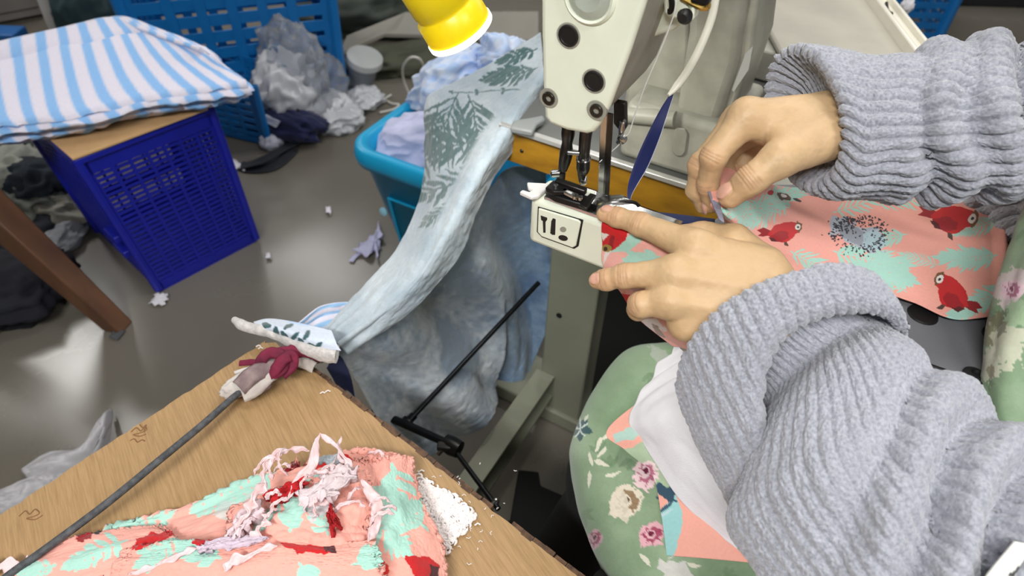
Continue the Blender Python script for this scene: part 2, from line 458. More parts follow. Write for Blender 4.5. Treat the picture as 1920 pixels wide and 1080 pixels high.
rim.build('rim', navy_plastic, crate, bevel=0.003)
for k in range(4):
    a, b = Bq[k], Tq[k]; MB().tube([a, b], 0.011, 8).build('corner_post', navy_plastic, crate, smooth=True)
for s, v in ((0.03, .42), (0.0, .3)):
    p_ = quad_pt([Bq[3], Bq[0], Tq[0], Tq[3]], .86, v)
    MB().box(p_ - np.append(fx, 0) * 0.008, (0.03, 0.06, 0.02), (np.append(fx, 0), np.append(fy, 0), (0, 0, 1))).build('stacking_lug', navy_plastic, crate, bevel=.003)
tag(crate, 'royal blue slotted plastic basket crate under the striped cloth stack', 'crate')

# cardboard sheet lying on the crate
cb = MB()
c0, c1, c2, c3 = cr(-.048, -.022, CH + .010), cr(Wd - .03, -.030, CH + .010), cr(Wd - .01, Dd - .03, CH + .010), cr(-.05, Dd, CH + .010)
cb.hexa([c0, c1, c2, c3], [p + np.array([0, 0, .006]) for p in (c0, c1, c2, c3)])
o = cb.build('cardboard_sheet', mat('cardboard', (208, 168, 120), rough=0.85, var=0.08, vscale=30, bump=0.15, bscale=120), bevel=0.001)
tag(o, 'tan cardboard sheet between the royal blue crate and striped cloth', 'cardboard')

# striped cut pieces, stacked: pixel nets laid over the crate (rows from back to front)
stripe_m = print_mat('striped_cotton', rough=0.8, bump=0.15, bscale=500)
def stripe_dye(u, v, nst, soft=0.12, blue=(140, 188, 240), white=(226, 222, 236), wav=0.0, seed=1):
    s = (u * nst + wav * fbm(np.stack([u, v], -1), 3, 2, seed)) % 1.0
    k = sstep(.5 - soft / 2, .5 + soft / 2, s) * (1 - sstep(1 - soft, 1, s))
    return lin(white) * (1 - k[..., None]) + lin(blue) * k[..., None]
zc = CH + 0.03
def stack_net(dz, grow, sh):
    # back edge and front edge of a layer in the photo frame; rows run from back to front
    back = [(-60, 98), (60, 72), (150, 52), (225, 38), (300, 62), (375, 88)]
    fron = [(-70, 232 + grow), (45, 216 + grow), (155, 202 + grow), (268, 172 + grow), (385, 156 + grow), (474 - (abs(grow) * .9 if grow < 0 else grow * .2), 150 + grow * .6)]
    net = []
    for f, hz in ((0, .088), (.33, .070), (.68, .045), (.93, .034), (1.0, .028)):
        net.append([Z(b[0] + (q[0] - b[0]) * f + sh, b[1] + (q[1] - b[1]) * f, zc + hz + dz - 0.02 * (abs(k - 3) / 3) ** 2) for k, (b, q) in enumerate(zip(back, fron))])
    return np.array(net)
LAY = [(-0.030, 46, 11, -6), (-0.017, 43, 12, 6), (-0.004, 34, 13, -5), (0.009, 31, 14, 8), (0.022, 18, 15, -4), (0.035, -62, 16, 0)]
names = ['lowest striped blue and white cut piece resting on the cardboard', 'second lowest striped cut piece in the stack on the blue crate',
         'third striped cut piece up from the cardboard on the crate', 'fourth striped cut piece up from the cardboard on the crate',
         'striped cut piece just below the top one of the stack', 'topmost blue and white striped cut piece on the crate stack']
for i, (dz, gr, sd, shf) in enumerate(LAY):
    n, m = 60, 130
    G = patch(stack_net(dz, gr, shf), n, m)
    u, v = np.meshgrid(np.linspace(0, 1, n), np.linspace(0, 1, m), indexing='ij')
    edge = sstep(.72, 1.0, u)
    wob = fbm(np.stack([v * 14 + sd, u * 2], -1), 1, 2, sd)
    G[..., 2] += 0.006 * edge * wob + 0.003 * fbm(np.stack([v * 6, u * 6], -1), 1, 2, sd + 3)
    G[..., 2] -= (0.004 if i else .001) * edge ** 2
    G[..., :2] += (edge * 0.009 * fbm(np.stack([v * 22, u * 0 + sd], -1), 1, 2, sd + 7))[..., None] * -fy
    dye = stripe_dye(v - (.10 if i < 5 else .06) * u + (0, .012, -.01, .016, -.006, 0)[i], u, 11.4, seed=sd)
    o = sheet('striped_cut_piece', G, stripe_m, None, dye, 0.0105, -1)
    tag(o, names[i], 'cut fabric', 'striped cut pieces stacked on the blue crate')

# ---- tall sky blue crate behind
sky_plastic = mat('sky_blue_plastic', (12, 108, 178), rough=0.4, var=0.1, vscale=18, bump=0.05, bscale=120)
R0 = Z(646, 190, 0); L0 = Z(318, 236, 0)
ex = (R0 - L0)[:2]; WB = np.hypot(*ex); ex /= WB; ey = np.array([-ex[1], ex[0]])
def bc(a, b, z, s=0.0): return np.array([L0[0] + ex[0] * a + ey[0] * b, L0[1] + ex[1] * a + ey[1] * b, z])
HB = 0.62; DB = 0.42; tb = 0.02
Bb = [bc(0, 0, .012), bc(WB, 0, .012), bc(WB, DB, .012), bc(0, DB, .012)]
Tb = [bc(-tb, -tb, HB), bc(WB + tb, -tb, HB), bc(WB + tb, DB + tb, HB), bc(-tb, DB + tb, HB)]
cB = empty('turnover_crate', base_of(Bb))
for (k1, k2, cols, rows) in ((0, 1, 6, 9), (1, 2, 4, 9), (2, 3, 6, 9), (3, 0, 4, 9)):
    lattice([Bb[k1], Bb[k2], Tb[k2], Tb[k1]], cols, rows, 0.05, 0.062, 0.06, 0.004, band=0.04, rib_th=3.5).build('side_panel', sky_plastic, cB)
MB().hexa([p - np.array([0, 0, .012]) for p in Bb], Bb).build('base', sky_plastic, cB)
for k in range(4): MB().tube([Bb[k], Tb[k]], 0.02, 8).build('corner_post', sky_plastic, cB, smooth=True)
rim = MB()
for k in range(4):
    a, b = Tb[k], Tb[(k + 1) % 4]; d = (b - a) / np.linalg.norm(b - a); n = np.cross(d, (0, 0, 1)); rim.box((a + b) / 2, (np.linalg.norm(b - a) + .03, .03, .035), (d, n, (0, 0, 1)))
rim.build('rim', sky_plastic, cB, bevel=.004)
tag(cB, 'tall sky blue lattice crate behind the crumpled plastic bags', 'crate')

# ---- low crate tipped over, opening to the right
P0 = Z(506, 276, 0); P1 = Z(380, 246, 0); P2 = Z(572, 232, 0)
d1 = (P1 - P0)[:2]; w1 = np.hypot(*d1); d1 /= w1; d2 = np.array([d1[1], -d1[0]]); d2 = d2 if np.dot(d2, (P2 - P0)[:2]) > 0 else -d2
w2 = 0.17
def lc(a, b, z): return np.array([P0[0] + d1[0] * a + d2[0] * b, P0[1] + d1[1] * a + d2[1] * b, z])
cC = empty('turnover_crate', P0); HC = 0.23
aq = 0.40
lattice([lc(aq, 0, .01), lc(0, 0, .01), lc(0, 0, HC), lc(aq, 0, HC)], 6, 7, .03, .07, .08, .004).build('side_panel', sky_plastic, cC)
lattice([lc(0, w2, .01), lc(aq, w2, .01), lc(aq, w2, HC), lc(0, w2, HC)], 6, 7, .03, .07, .08, .004).build('side_panel', sky_plastic, cC)
lattice([lc(aq, 0, .01), lc(aq, w2, .01), lc(aq, w2, HC), lc(aq, 0, HC)], 5, 7, .03, .07, .08, .004).build('base', sky_plastic, cC)
lattice([lc(0, 0, .006), lc(0, w2, .006), lc(aq, w2, .006), lc(aq, 0, .006)], 5, 7, .04, .07, .08, .004).build('side_panel', sky_plastic, cC)
rim = MB(); rim.tube([lc(0, 0, .012), lc(0, 0, HC)], .014, 8); rim.tube([lc(0, w2, .012), lc(0, w2, HC)], .014, 8); rim.tube([lc(0, 0, .014), lc(0, w2, .014)], .012, 8)
rim.build('rim', sky_plastic, cC, smooth=True)
tag(cC, 'low sky blue crate tipped on its side with navy cloth inside', 'crate')
navy_cloth = mat('navy_cloth', (22, 32, 78), rough=0.85, var=0.3, vscale=18, bump=0.3, bscale=300, sheen=0.2)
o = lump('cloth_bundle', lc(-.01, .085, .055), (.15, .065, .05), navy_cloth, amp=.3, scale=7, seed=4, floor=0.016, rz=math.atan2(d1[1], d1[0])); tag(o, 'crumpled navy cloth bundle inside the tipped crate', 'cloth bundle')
pale_cloth = mat('pale_cloth', (196, 200, 214), rough=0.85, var=0.12, vscale=30, bump=0.25, bscale=300)
o = crumpled_sheet('cloth_label', [Z(478, 218, .09), Z(520, 240, .075), Z(528, 228, .095), Z(488, 208, .115)], pale_cloth, amp=.006, seed=3, n=14); tag(o, 'pale cloth strip lying on the navy bundle', 'cloth')
o = lump('paper_wad', Z(508, 266, .02), (.035, .03, .025), pale_cloth, amp=.4, scale=8, seed=9, n=16, floor=0); tag(o, 'pale paper wad by the tipped crate corner', 'paper')

# ---- black strap on the floor
strap_m = mat('black_webbing', (34, 36, 44), rough=0.8, var=0.2, vscale=40, bump=0.3, bscale=400)
def ribbon(path, wid, up=(0, 0, 1), n=60):
    P = crs(path, n); T = np.gradient(P, axis=0); T /= np.linalg.norm(T, axis=1, keepdims=True)
    S = np.cross(T, np.asarray(up, float)); S /= np.linalg.norm(S, axis=1, keepdims=True) + 1e-9
    k = np.linspace(-.5, .5, 7)
    return P[:, None, :] + S[:, None, :] * (k[None, :, None] * wid)
sp = [Z(x, y, z) for x, y, z in ((450, 312, .012), (490, 300, .03), (530, 278, .02), (568, 258, .02), (580, 236, .05), (570, 215, .09), (560, 200, .12))]
o = sheet('strap', ribbon(sp, .035), strap_m, None, None, .004); tag(o, 'black webbing strap curling out of the tipped crate', 'strap')
sp = [Z(x, y, z) for x, y, z in ((448, 308, .006), (470, 316, .006), (510, 312, .007), (540, 290, .006), (548, 274, .012))]
o = sheet('strap', ribbon(sp, .045), strap_m, None, None, .004); tag(o, 'black strap end lying flat on the floor', 'strap')

# ---- crumpled plastic bags
film_m = mat('white_plastic_film', (222, 224, 230), rough=0.28, var=0.12, vscale=14, bump=0.5, bscale=45, trans=0.25, spec=0.6)
clear_m = mat('clear_plastic_film', (225, 230, 236), rough=0.15, bump=0.6, bscale=40, trans=0.8, spec=0.6, ior=1.15)
def bag(px, py, z, rad, m, seed, label, amp=.42, rz=0.0, name='plastic_bag', fl_=0.0):
    o = lump(name, Z(px, py, z), rad, m, amp=amp, scale=6, seed=seed, floor=fl_, fine=.07, n=48, rz=rz); tag(o, label, 'plastic bag'); return o
bag(535, 178, .12, (.10, .09, .12), film_m, 21, 'crumpled white plastic bag spilling from the low tipped crate', rz=.5)
bag(585, 168, .10, (.10, .10, .11), clear_m, 25, 'clear plastic bag slumped against the tall sky blue crate')
bag(617, 212, .04, (.10, .075, .055), film_m, 22, 'crumpled white plastic bag lying flat on the floor', rz=-.4)
bag(545, 120, .22, (.09, .07, .12), clear_m, 28, 'puffed clear plastic film hanging in front of the tall crate', fl_=.1)
bag(683, 187, .025, (.065, .055, .035), film_m, 23, 'small white plastic bag next to a clear cup', rz=.8)
# clear cup with a rim
cup = empty('plastic_cup', Z(680, 150, 0.0)); cp = Z(676, 160, 0.02)
MB().lathe([(.045, 0), (.058, .10), (.062, .105), (.062, .115), (.055, .112), (.043, .004)], cp, (.25, -.15, .9), 28).build('cup_body', clear_m, cup, smooth=True)
lidm = mat('frosted_plastic', (205, 208, 208), rough=.35, trans=.35)
MB().lathe([(.064, 0), (.07, .008), (.068, .03), (.05, .034)], cp + np.array([.03, -.016, .10]), (.25, -.15, .9), 28).build('lid', lidm, cup, smooth=True)
tag(cup, 'clear plastic cup with frosted lid standing behind the aqua tub', 'cup')
# white hanger wire loop and string
wire_m = mat('white_wire', (210, 208, 200), rough=.5)
pth = [Z(x, y, z) for x, y, z in ((768, 178, .03), (757, 150, .10), (756, 125, .18), (770, 108, .23), (788, 112, .22), (796, 135, .15), (786, 152, .10))]
o = MB().tube(crs(pth, 40), .0045, 8).build('cable_loop', wire_m, smooth=True); tag(o, 'thin white cable loop sticking up behind the aqua tub', 'cable')
pth = [Z(x, y, .006) for x, y in ((733, 178), (722, 186), (735, 194), (748, 196), (738, 205), (712, 211))]
o = MB().tube(crs(pth, 40), .004, 6).build('string', wire_m, smooth=True); tag(o, 'white string lying on the floor behind the aqua tub', 'string')
# pale bin lid and dark sacks at the back
o = lump('sack', Z(690, 20, .05), (.30, .2, .12), mat('dark_green_sack', (58, 66, 58), rough=.8, var=.4, vscale=9, bump=.4, bscale=60), amp=.3, scale=6, seed=31, floor=0); tag(o, 'dark green sack lying at the back behind the bags', 'sack')
o = lump('sack', Z(790, 110, .02), (.28, .10, .06), mat('olive_sack', (74, 76, 58), rough=.7, var=.4, vscale=9, bump=.4, bscale=60), amp=.3, scale=6, seed=33, floor=0, rz=.4); tag(o, 'olive sack lying on the floor below the yellow lamp', 'sack')
bl = empty('board', Z(690, 80, 0)); Q = [Z(638, 98, .05), Z(650, 66, .09), Z(760, 22, .12), Z(1010, 20, .14), Z(1010, 75, .05), Z(800, 65, .05), Z(720, 62, .06)]
MB().prism(Q, (0, 0, -.02)).build('panel', mat('grey_board', (150, 146, 136), rough=.6, var=.1, vscale=8), bl, bevel=.004)
tag(bl, 'pale grey curved board lying on the floor behind the lamp', 'board')

# ---- far left clutter
cab_m = mat('grey_cabinet_paint', (128, 122, 118), rough=.55, var=.06, vscale=5)
cabE = empty('cabinet', Z(20, 110, 0)); cc = Z(30, 70, 0.0)
cdir = np.array([.80, .6, 0]); cn = np.array([.6, -.8, 0])
MB().box(cc + np.array([-.42, .22, .45]), (.75, .5, .88), (cdir, -cn, (0, 0, 1))).build('body', cab_m, cabE, bevel=.006)
cdo = MB().box(cc + np.array([-.42, .22, .45]) + cn * .255, (.69, .02, .80), (cdir, -cn, (0, 0, 1))).build('door', cab_m, cabE, bevel=.004)
MB().box(cc + np.array([-.42, .22, .55]) + cn * .275 + cdir * .28, (.02, .02, .12), (cdir, -cn, (0, 0, 1))).build('handle', white_metal, cdo, bevel=.004)
tag(cabE, 'plain grey cabinet at the far left behind the crate', 'cabinet')
o = MB().box(Z(10, 78, .05), (.16, .10, .10)).build('box', mat('blue_card_box', (20, 92, 160), rough=.5, var=.2, vscale=12), bevel=.006); tag(o, 'small blue box at the far left edge beside the grey cabinet', 'box')
pan_m = mat('grey_white_panel', (172, 170, 168), rough=.5, var=.1, vscale=8)
for i, (x0, x1, lab, m_) in enumerate(((62, 88, 'narrow grey white panel leaning left of a translucent sheet', pan_m),
        (92, 150, 'wide translucent grey sheet leaning behind the striped stack', mat('translucent_sheet', (150, 150, 146), rough=.4, var=.2, vscale=7)))):
    a, b = Z(x0 + 36, 75, 0), Z(x1 + 36, 70, 0); up = np.array([-.04, .12, .75]); th_ = np.array([.01, .03, 0])
    o = MB().hexa([a, b, b + th_, a + th_], [a + up, b + up, b + up + th_, a + up + th_]).build('leaning_panel', m_, bevel=.003); tag(o, lab, 'panel')
o = lump('cloth_roll', Z(178, 40, .12), (.11, .12, .18), mat('dark_teal_cloth', (30, 56, 62), rough=.8, var=.3, vscale=9, bump=.3, bscale=80), amp=.3, scale=6, seed=41, floor=0); tag(o, 'dark teal cloth bundle behind the striped stack', 'cloth bundle')
o = lump('sack', Z(236, 22, .10), (.08, .10, .15), mat('beige_sack', (150, 138, 120), rough=.8, var=.2, vscale=9, bump=.3, bscale=80), amp=.25, scale=6, seed=42, floor=0); tag(o, 'beige sack left of the tall sky blue crate', 'sack')

# heap of dark and pale garments left of the crate
heap = [(20, 330, .10, (.10, .08, .06), (150, 152, 142), 51, 'greyish garment draped highest on the heap at left edge'),
        (75, 345, .09, (.07, .08, .06), (20, 30, 40), 52, 'black garment on the heap touching the blue crate'),
        (40, 375, .06, (.12, .08, .05), (110, 114, 104), 53, 'olive grey garment in the middle of the heap'),
        (90, 400, .04, (.11, .06, .04), (158, 156, 142), 54, 'pale beige garment rolled at the heap front'),
        (15, 440, .03, (.13, .10, .05), (22, 26, 36), 55, 'black garment lying flat below the heap'),
        (110, 445, .02, (.08, .05, .03), (150, 152, 156), 56, 'grey white rag between heap and wooden leg'),
        (8, 298, .12, (.08, .07, .04), (52, 62, 62), 57, 'dark green garment at the top of the heap')]
for (x, y, z, r, c, sd, lab) in heap:
    o = lump('garment', Z(x, y, z), r, mat('garment_%d' % sd, c, rough=.9, var=.25, vscale=14, bump=.3, bscale=200), amp=.4, scale=7, seed=sd, floor=0, rz=sd * .7)
    tag(o, lab, 'garment', 'garments heaped at the left edge')

# ---- brown wooden bench whose splayed leg shows
wood_b = mat('brown_varnished_wood', (112, 78, 54), rough=.42, c2=(78, 52, 40), vscale=9, stretch=(1, 1, .15), bump=.15, bscale=60)
ft = Z(222, 612, 0.0); tpv = D(-40, 372, 1.50)
bench = empty('bench', ft)
dv = tpv - ft; dv = dv / dv[2] * .45; ax = dv / np.linalg.norm(dv)
sx = np.cross(ax, (0, 1, 0.35)); sx /= np.linalg.norm(sx); sy = np.cross(ax, sx)
def leg(f0, dvec, nm='leg'):
    B = [f0 + sx * a * .030 + sy * b * .024 for a, b in ((-1, -1), (1, -1), (1, 1), (-1, 1))]
    for p in B: p[2] = 0.0
    T = [f0 + dvec + sx * a * .042 + sy * b * .034 for a, b in ((-1, -1), (1, -1), (1, 1), (-1, 1))]
    MB().hexa(B, T).build(nm, wood_b, bench, bevel=.004)
leg(ft, dv)
sc = ft + dv + np.array([-.22, -.02, 0])
leg(ft + np.array([-.62, .10, 0]), dv * np.array([-.6, 1, 1])); leg(ft + np.array([-.10, -.45, 0]), dv * np.array([1, -.6, 1])); leg(ft + np.array([-.72, -.35, 0]), dv * np.array([-.6, -.6, 1]))
MB().box(sc + np.array([-.22, -.20, .015]), (.80, .42, .035)).build('seat', wood_b, bench, bevel=.006)
tag(bench, 'brown varnished wooden bench with a splayed square leg at left', 'bench')
o = crumpled_sheet('rag', [Z(206, 634, 0.002), Z(222, 640, .002), Z(236, 622, .004), Z(216, 618, .004)], mat('slate_rag', (74, 76, 80), rough=.9), amp=.004, n=12, seed=5, floor=0); tag(o, 'tiny slate rag under the wooden bench leg', 'rag')
o = lump('cloth_bundle', Z(20, 540, .05), (.14, .12, .06), mat('black_cloth', (14, 16, 28), rough=.9, var=.3, vscale=14), amp=.3, seed=61, scale=6, floor=0); tag(o, 'dark navy cloth in the shade below the bench', 'cloth bundle')

# ---- white scraps on the floor
scrap_m = mat('white_scrap_cloth', (214, 212, 218), rough=.85, var=.08, vscale=40, bump=.3, bscale=300)
def scrap(px, m, seed, lab, amp=.006, n=16, z=0.004, rag=.25, cat='scrap'):
    o = crumpled_sheet('fabric_scrap', [Z(x, y, z) for x, y in px], m, amp=amp, n=n, seed=seed, floor=0, ragged=rag); tag(o, lab, cat, 'fabric scraps on the floor'); return o
scrap(((284, 572), (308, 576), (318, 556), (294, 552)), scrap_m, 71, 'white scrap right under the royal blue crate corner')
scrap(((432, 318), (462, 320), (440, 300), (430, 298)), scrap_m, 72, 'white scrap between the royal blue crate and black strap')
scrap(((610, 402), (620, 403), (621, 391), (612, 390)), scrap_m, 73, 'tiny white scrap alone on the floor left of the tub', n=8)
scrap(((498, 486), (508, 487), (508, 478), (500, 477)), scrap_m, 75, 'faint tiny scrap on the floor right of the crate', n=8)
lav_m = mat('lavender_cloth', (196, 196, 226), rough=.85, var=.08, vscale=30, bump=.3, bscale=300)
scrap(((672, 478), (724, 482), (716, 432), (694, 452)), lav_m, 76, 'lavender scrap beside the aqua tub foot', amp=.015, n=24, rag=.5)
sp = [Z(x, y, .006) for x, y in ((658, 490), (668, 478), (682, 470), (700, 466))]
o = sheet('fabric_strip', ribbon(sp, .014), lav_m, None, None, .002); tag(o, 'thin lavender strip trailing from the scrap by the tub', 'scrap', 'fabric scraps on the floor')
# long white cloth pieces at the lower left
def floor_cloth(net, lab, seed, m_):
    G = patch([[Z(x, y, z) for x, y, z in r] for r in net], 40, 60)
    u, v = np.meshgrid(np.linspace(0, 1, 40), np.linspace(0, 1, 60), indexing='ij')
    G[..., 2] += .02 * (ridged(np.stack([u * 2, v * 3], -1), 1.5, seed, 3) + .4) * np.sin(np.pi * np.clip(u, .05, .95)); G[..., 2] = np.maximum(G[..., 2], .002)
    o = sheet('white_cloth', G, m_, None, None, .002); tag(o, lab, 'cloth'); return o
grey_white = mat('grey_white_cloth', (186, 184, 188), rough=.85, var=.1, vscale=20, bump=.3, bscale=250)
floor_cloth([[(40, 880, .02), (90, 850, .05), (150, 840, .05), (190, 785, .05), (212, 772, .01)], [(60, 905, .02), (110, 880, .06), (170, 850, .06), (200, 800, .05), (212, 778, .01)], [(80, 925, .01), (140, 905, .02), (190, 870, .02), (206, 815, .02), (210, 785, .005)]], 'long pale cloth strip on the floor along the plywood edge', 3, grey_white)
floor_cloth([[(-60, 930, .02), (0, 920, .05), (60, 895, .05), (110, 880, .02)], [(-40, 970, .02), (10, 950, .06), (80, 920, .05), (130, 900, .02)], [(-20, 1010, .01), (40, 990, .02), (100, 950, .02), (150, 910, .01)]], 'pale cloth lying on the floor at the lower left edge', 8, grey_white)

# ---- aqua tub with laundry
aqua = mat('aqua_plastic', (18, 158, 205), rough=.38, var=.06, vscale=10, bump=.04, bscale=100)
zr = .40
A0 = Z(640, 272, zr); A1 = Z(788, 168, zr); A2 = Z(800, 336, zr)
tv = (A1 - A0)[:2]; tv /= np.hypot(*tv); tu = np.array([tv[1], -tv[0]]); TU, TV = .52, .46
def rrect(w_, d_, r, z, n=8):
    P = []
    for (cx, cy, a0) in ((w_ / 2 - r, d_ / 2 - r, 0), (-w_ / 2 + r, d_ / 2 - r, 90), (-w_ / 2 + r, -d_ / 2 + r, 180), (w_ / 2 - r, -d_ / 2 + r, 270)):
        for k in range(n):
            a = math.radians(a0 + 90 * k / (n - 1)); P.append((cx + r * math.cos(a), cy + r * math.sin(a), z))
    P = np.array(P); q = A0[:2] + tu * TU / 2 + tv * TV / 2
    return np.stack([q[0] + P[:, 0] * tu[0] + P[:, 1] * tv[0], q[1] + P[:, 0] * tu[1] + P[:, 1] * tv[1], P[:, 2]], -1)
tub = empty('storage_tub', (A0[0] + tu[0] * .26 + tv[0] * .23, A0[1] + tu[1] * .26 + tv[1] * .23, 0))
G = np.array([rrect(TU - .16, TV - .16, .05, .0), rrect(TU - .15, TV - .15, .055, .004), rrect(TU - .035, TV - .035, .06, zr - .045), rrect(TU - .03, TV - .03, .06, zr - .045)])
V = np.array(G); sh = mesh_np('tub_wall', V.reshape(-1, 3), grid_faces(len(V), V.shape[1], True))
obj('tub_wall', sh, aqua, tub)
V = np.array([rrect(TU - .036, TV - .036, .06, zr - .05), rrect(TU, TV, .075, zr - .048), rrect(TU + .006, TV + .006, .075, zr - .03), rrect(TU, TV, .075, zr - .006), rrect(TU - .012, TV - .012, .07, zr), rrect(TU - .045, TV - .045, .06, zr), rrect(TU - .058, TV - .058, .055, zr - .008), rrect(TU - .17, TV - .17, .05, .01), rrect(.05, .05, .02, .008)])
obj('tub_rim', mesh_np('tub_rim', V.reshape(-1, 3), grid_faces(len(V), V.shape[1], True)), aqua, tub)
def tubwall(a, z):      # point on the front wall: a along tu, height z
    s = (z / (zr - .045)); ins = .075 * (1 - s) + .0175 * s
    return np.array([A0[0] + tu[0] * a + tv[0] * (ins - .001), A0[1] + tu[1] * a + tv[1] * (ins - .001), z])
fr = MB()
for (a0, z0, a1, z1) in ((.10, .08, .10, .26), (.42, .08, .42, .26), (.10, .26, .42, .26), (.10, .08, .42, .08), (.26, .08, .26, .26)): fr.tube([tubwall(a0, z0), tubwall(a1, z1)], .004, 6)
fr.build('moulded_frame', aqua, tub, smooth=True)
o = MB().lathe([(.001, 0), (.012, .001), (.012, .005), (.004, .008)], tubwall(.07, .20), (-tv[0], -tv[1], .1), 14).build('button', mat('pale_button', (150, 205, 225), rough=.4), tub, smooth=True)
tag(tub, 'aqua plastic tub filled with pale blue laundry', 'tub')
chk_m = print_mat('checked_cotton', rough=.85, bump=.25, bscale=500)
def laundry(net, seed, lab, dye_fn, amp=.02, sc_=3.0, n=70, m_=90):
    G = patch([[Z(x, y, z) for x, y, z in r] for r in net], n, m_); N = cam_facing(G, gnormal(G))
    u, v = np.meshgrid(np.linspace(0, 1, n), np.linspace(0, 1, m_), indexing='ij'); q = np.stack([u, v], -1)
    G = G + N * (amp * (ridged(q, sc_, seed, 3)))[..., None]
    o = sheet('laundry_piece', G, chk_m, None, dye_fn(u, v), .003); tag(o, lab, 'laundry', 'laundry heaped in the aqua tub'); return o
def lav(u, v):
    k = (fbm(np.stack([u, v], -1), 6, 3, 3) + 1) / 2; return lin((206, 208, 238)) * (1 - .25 * k[..., None]) + lin((176, 184, 232)) * (.25 * k[..., None])
def chk(u, v):
    a = sstep(.4, .6, (u * 7) % 1) * .6 + sstep(.4, .6, (v * 10) % 1) * .5
    return lin((214, 224, 244)) * (1 - .55 * a[..., None]) + lin((140, 182, 236)) * (.55 * a[..., None])
laundry([[(694, 318, .30), (725, 318, .31), (780, 326, .31), (850, 334, .30)], [(696, 302, .34), (735, 290, .375), (785, 296, .375), (860, 300, .36)], [(706, 268, .37), (740, 246, .43), (795, 246, .44), (870, 250, .42)], [(730, 236, .39), (765, 214, .46), (815, 208, .47), (890, 205, .44)]], 4, 'lavender crumpled garment at the near end of the aqua tub', lav, amp=.016, sc_=2.4)
laundry([[(765, 200, .36), (800, 215, .45), (840, 235, .44), (900, 260, .38)], [(775, 170, .42), (810, 160, .52), (860, 170, .52), (930, 190, .42)],
         [(800, 130, .42), (850, 118, .56), (900, 120, .55), (970, 150, .42)], [(880, 92, .42), (910, 92, .5), (960, 90, .5), (1010, 130, .4)]], 6, 'pale blue checked garment piled high in the aqua tub', chk, amp=.030, sc_=2.6)
laundry([[(870, 105, .44), (900, 85, .54), (940, 78, .60), (985, 95, .5)], [(880, 120, .44), (915, 105, .60), (960, 100, .62), (1010, 120, .5)], [(890, 150, .42), (930, 140, .58), (980, 140, .56), (1030, 160, .44)]], 9, 'pale blue ruffled garment peaking beside the machine head', chk, amp=.035, sc_=3.2)

# ---- far right background: dark tables and a blue crate edge
dark_m = mat('dark_steel', (30, 30, 34), rough=.6, var=.2, vscale=12)
tE = empty('work_table', Z(1850, 40, 0)); c = Z(1850, 20, .0) + np.array([.55, .35, 0])
MB().box(c + np.array([0, 0, .70]), (1.5, .7, .03)).build('table_top', mat('dark_table_top', (36, 34, 32), rough=.5), tE, bevel=.003)
for sx_ in (-1, 1):
    for sy_ in (-1, 1): MB().box(c + np.array([sx_ * .68, sy_ * .28, .345]), (.05, .05, .68)).build('leg', dark_m, tE)
MB().box(c + np.array([0, -.25, .35]), (1.3, .03, .5)).build('modesty_panel', dark_m, tE)
MB().box(c + np.array([0, 0, .03]), (1.4, .6, .05)).build('foot_shelf', dark_m, tE)
tag(tE, 'dark steel work table in the shade at the upper right', 'table')
cD = empty('turnover_crate', Z(1700, 60, 0)); g0 = Z(1700, 90, 0)
for (a, b, cols) in (((-.30, 0), (.12, 0), 5), ((.12, 0), (.20, .4), 4), ((.20, .4), (-.22, .4), 5), ((-.22, .4), (-.30, 0), 4)):
    q = [g0 + np.array([a[0], a[1], .01]), g0 + np.array([b[0], b[1], .01]), g0 + np.array([b[0] * 1.05, b[1], .42]), g0 + np.array([a[0] * 1.05, a[1], .42])]
    lattice(q, cols, 8, .04, .06, .07, .004).build('side_panel', sky_plastic, cD); MB().tube([q[1], q[2]], .022, 8).build('corner_post', sky_plastic, cD, smooth=True)
tag(cD, 'blue lattice crate behind the pale machine cover at upper right', 'crate')
# ================================================================== SEWING MACHINE
_ang = math.radians(-29.0)
AX = np.array([math.cos(_ang), math.sin(_ang), 0]); BX = np.array([-math.sin(_ang), math.cos(_ang), 0]); ZX = np.array([0, 0, 1.0])
O = D(1112, 365, .61)                                 # where the needle meets the plate
def W(a, b, z): return O + AX * a + BX * b + ZX * z
def onb(px, py, b):
    """point where the sight line meets the plane b = const of the machine"""
    d = ray(px, py); t = (np.dot(O + BX * b - CAMP, BX)) / np.dot(d, BX); return CAMP + d * t
def abz(p):
    p = np.asarray(p) - O; return np.array([p @ AX, p @ BX, p @ ZX])
FRAME = (AX, BX, ZX)
paint = mat('pale_green_machine_enamel', (238, 243, 224), rough=.38, var=.05, vscale=30, bump=.05, bscale=500)
paint_shaded = mat('shaded_machine_enamel', (166, 165, 152), rough=.45, var=.08, vscale=25, c2=(144, 142, 131), bump=.12, bscale=350)  # machine enamel with the grey of its shaded sides put into the colour
steel = mat('bright_steel', (205, 205, 205), rough=.22, metal=1.0, var=.1, vscale=60)
dsteel = mat('dark_oiled_steel', (78, 76, 74), rough=.32, metal=.9, var=.3, vscale=60)
black_p = mat('black_plastic', (22, 22, 23), rough=.45)
blackish = mat('blackened_steel', (40, 39, 40), rough=.38, metal=.6, var=.2, vscale=60)
mach = empty('sewing_machine', O - ZX * .15)

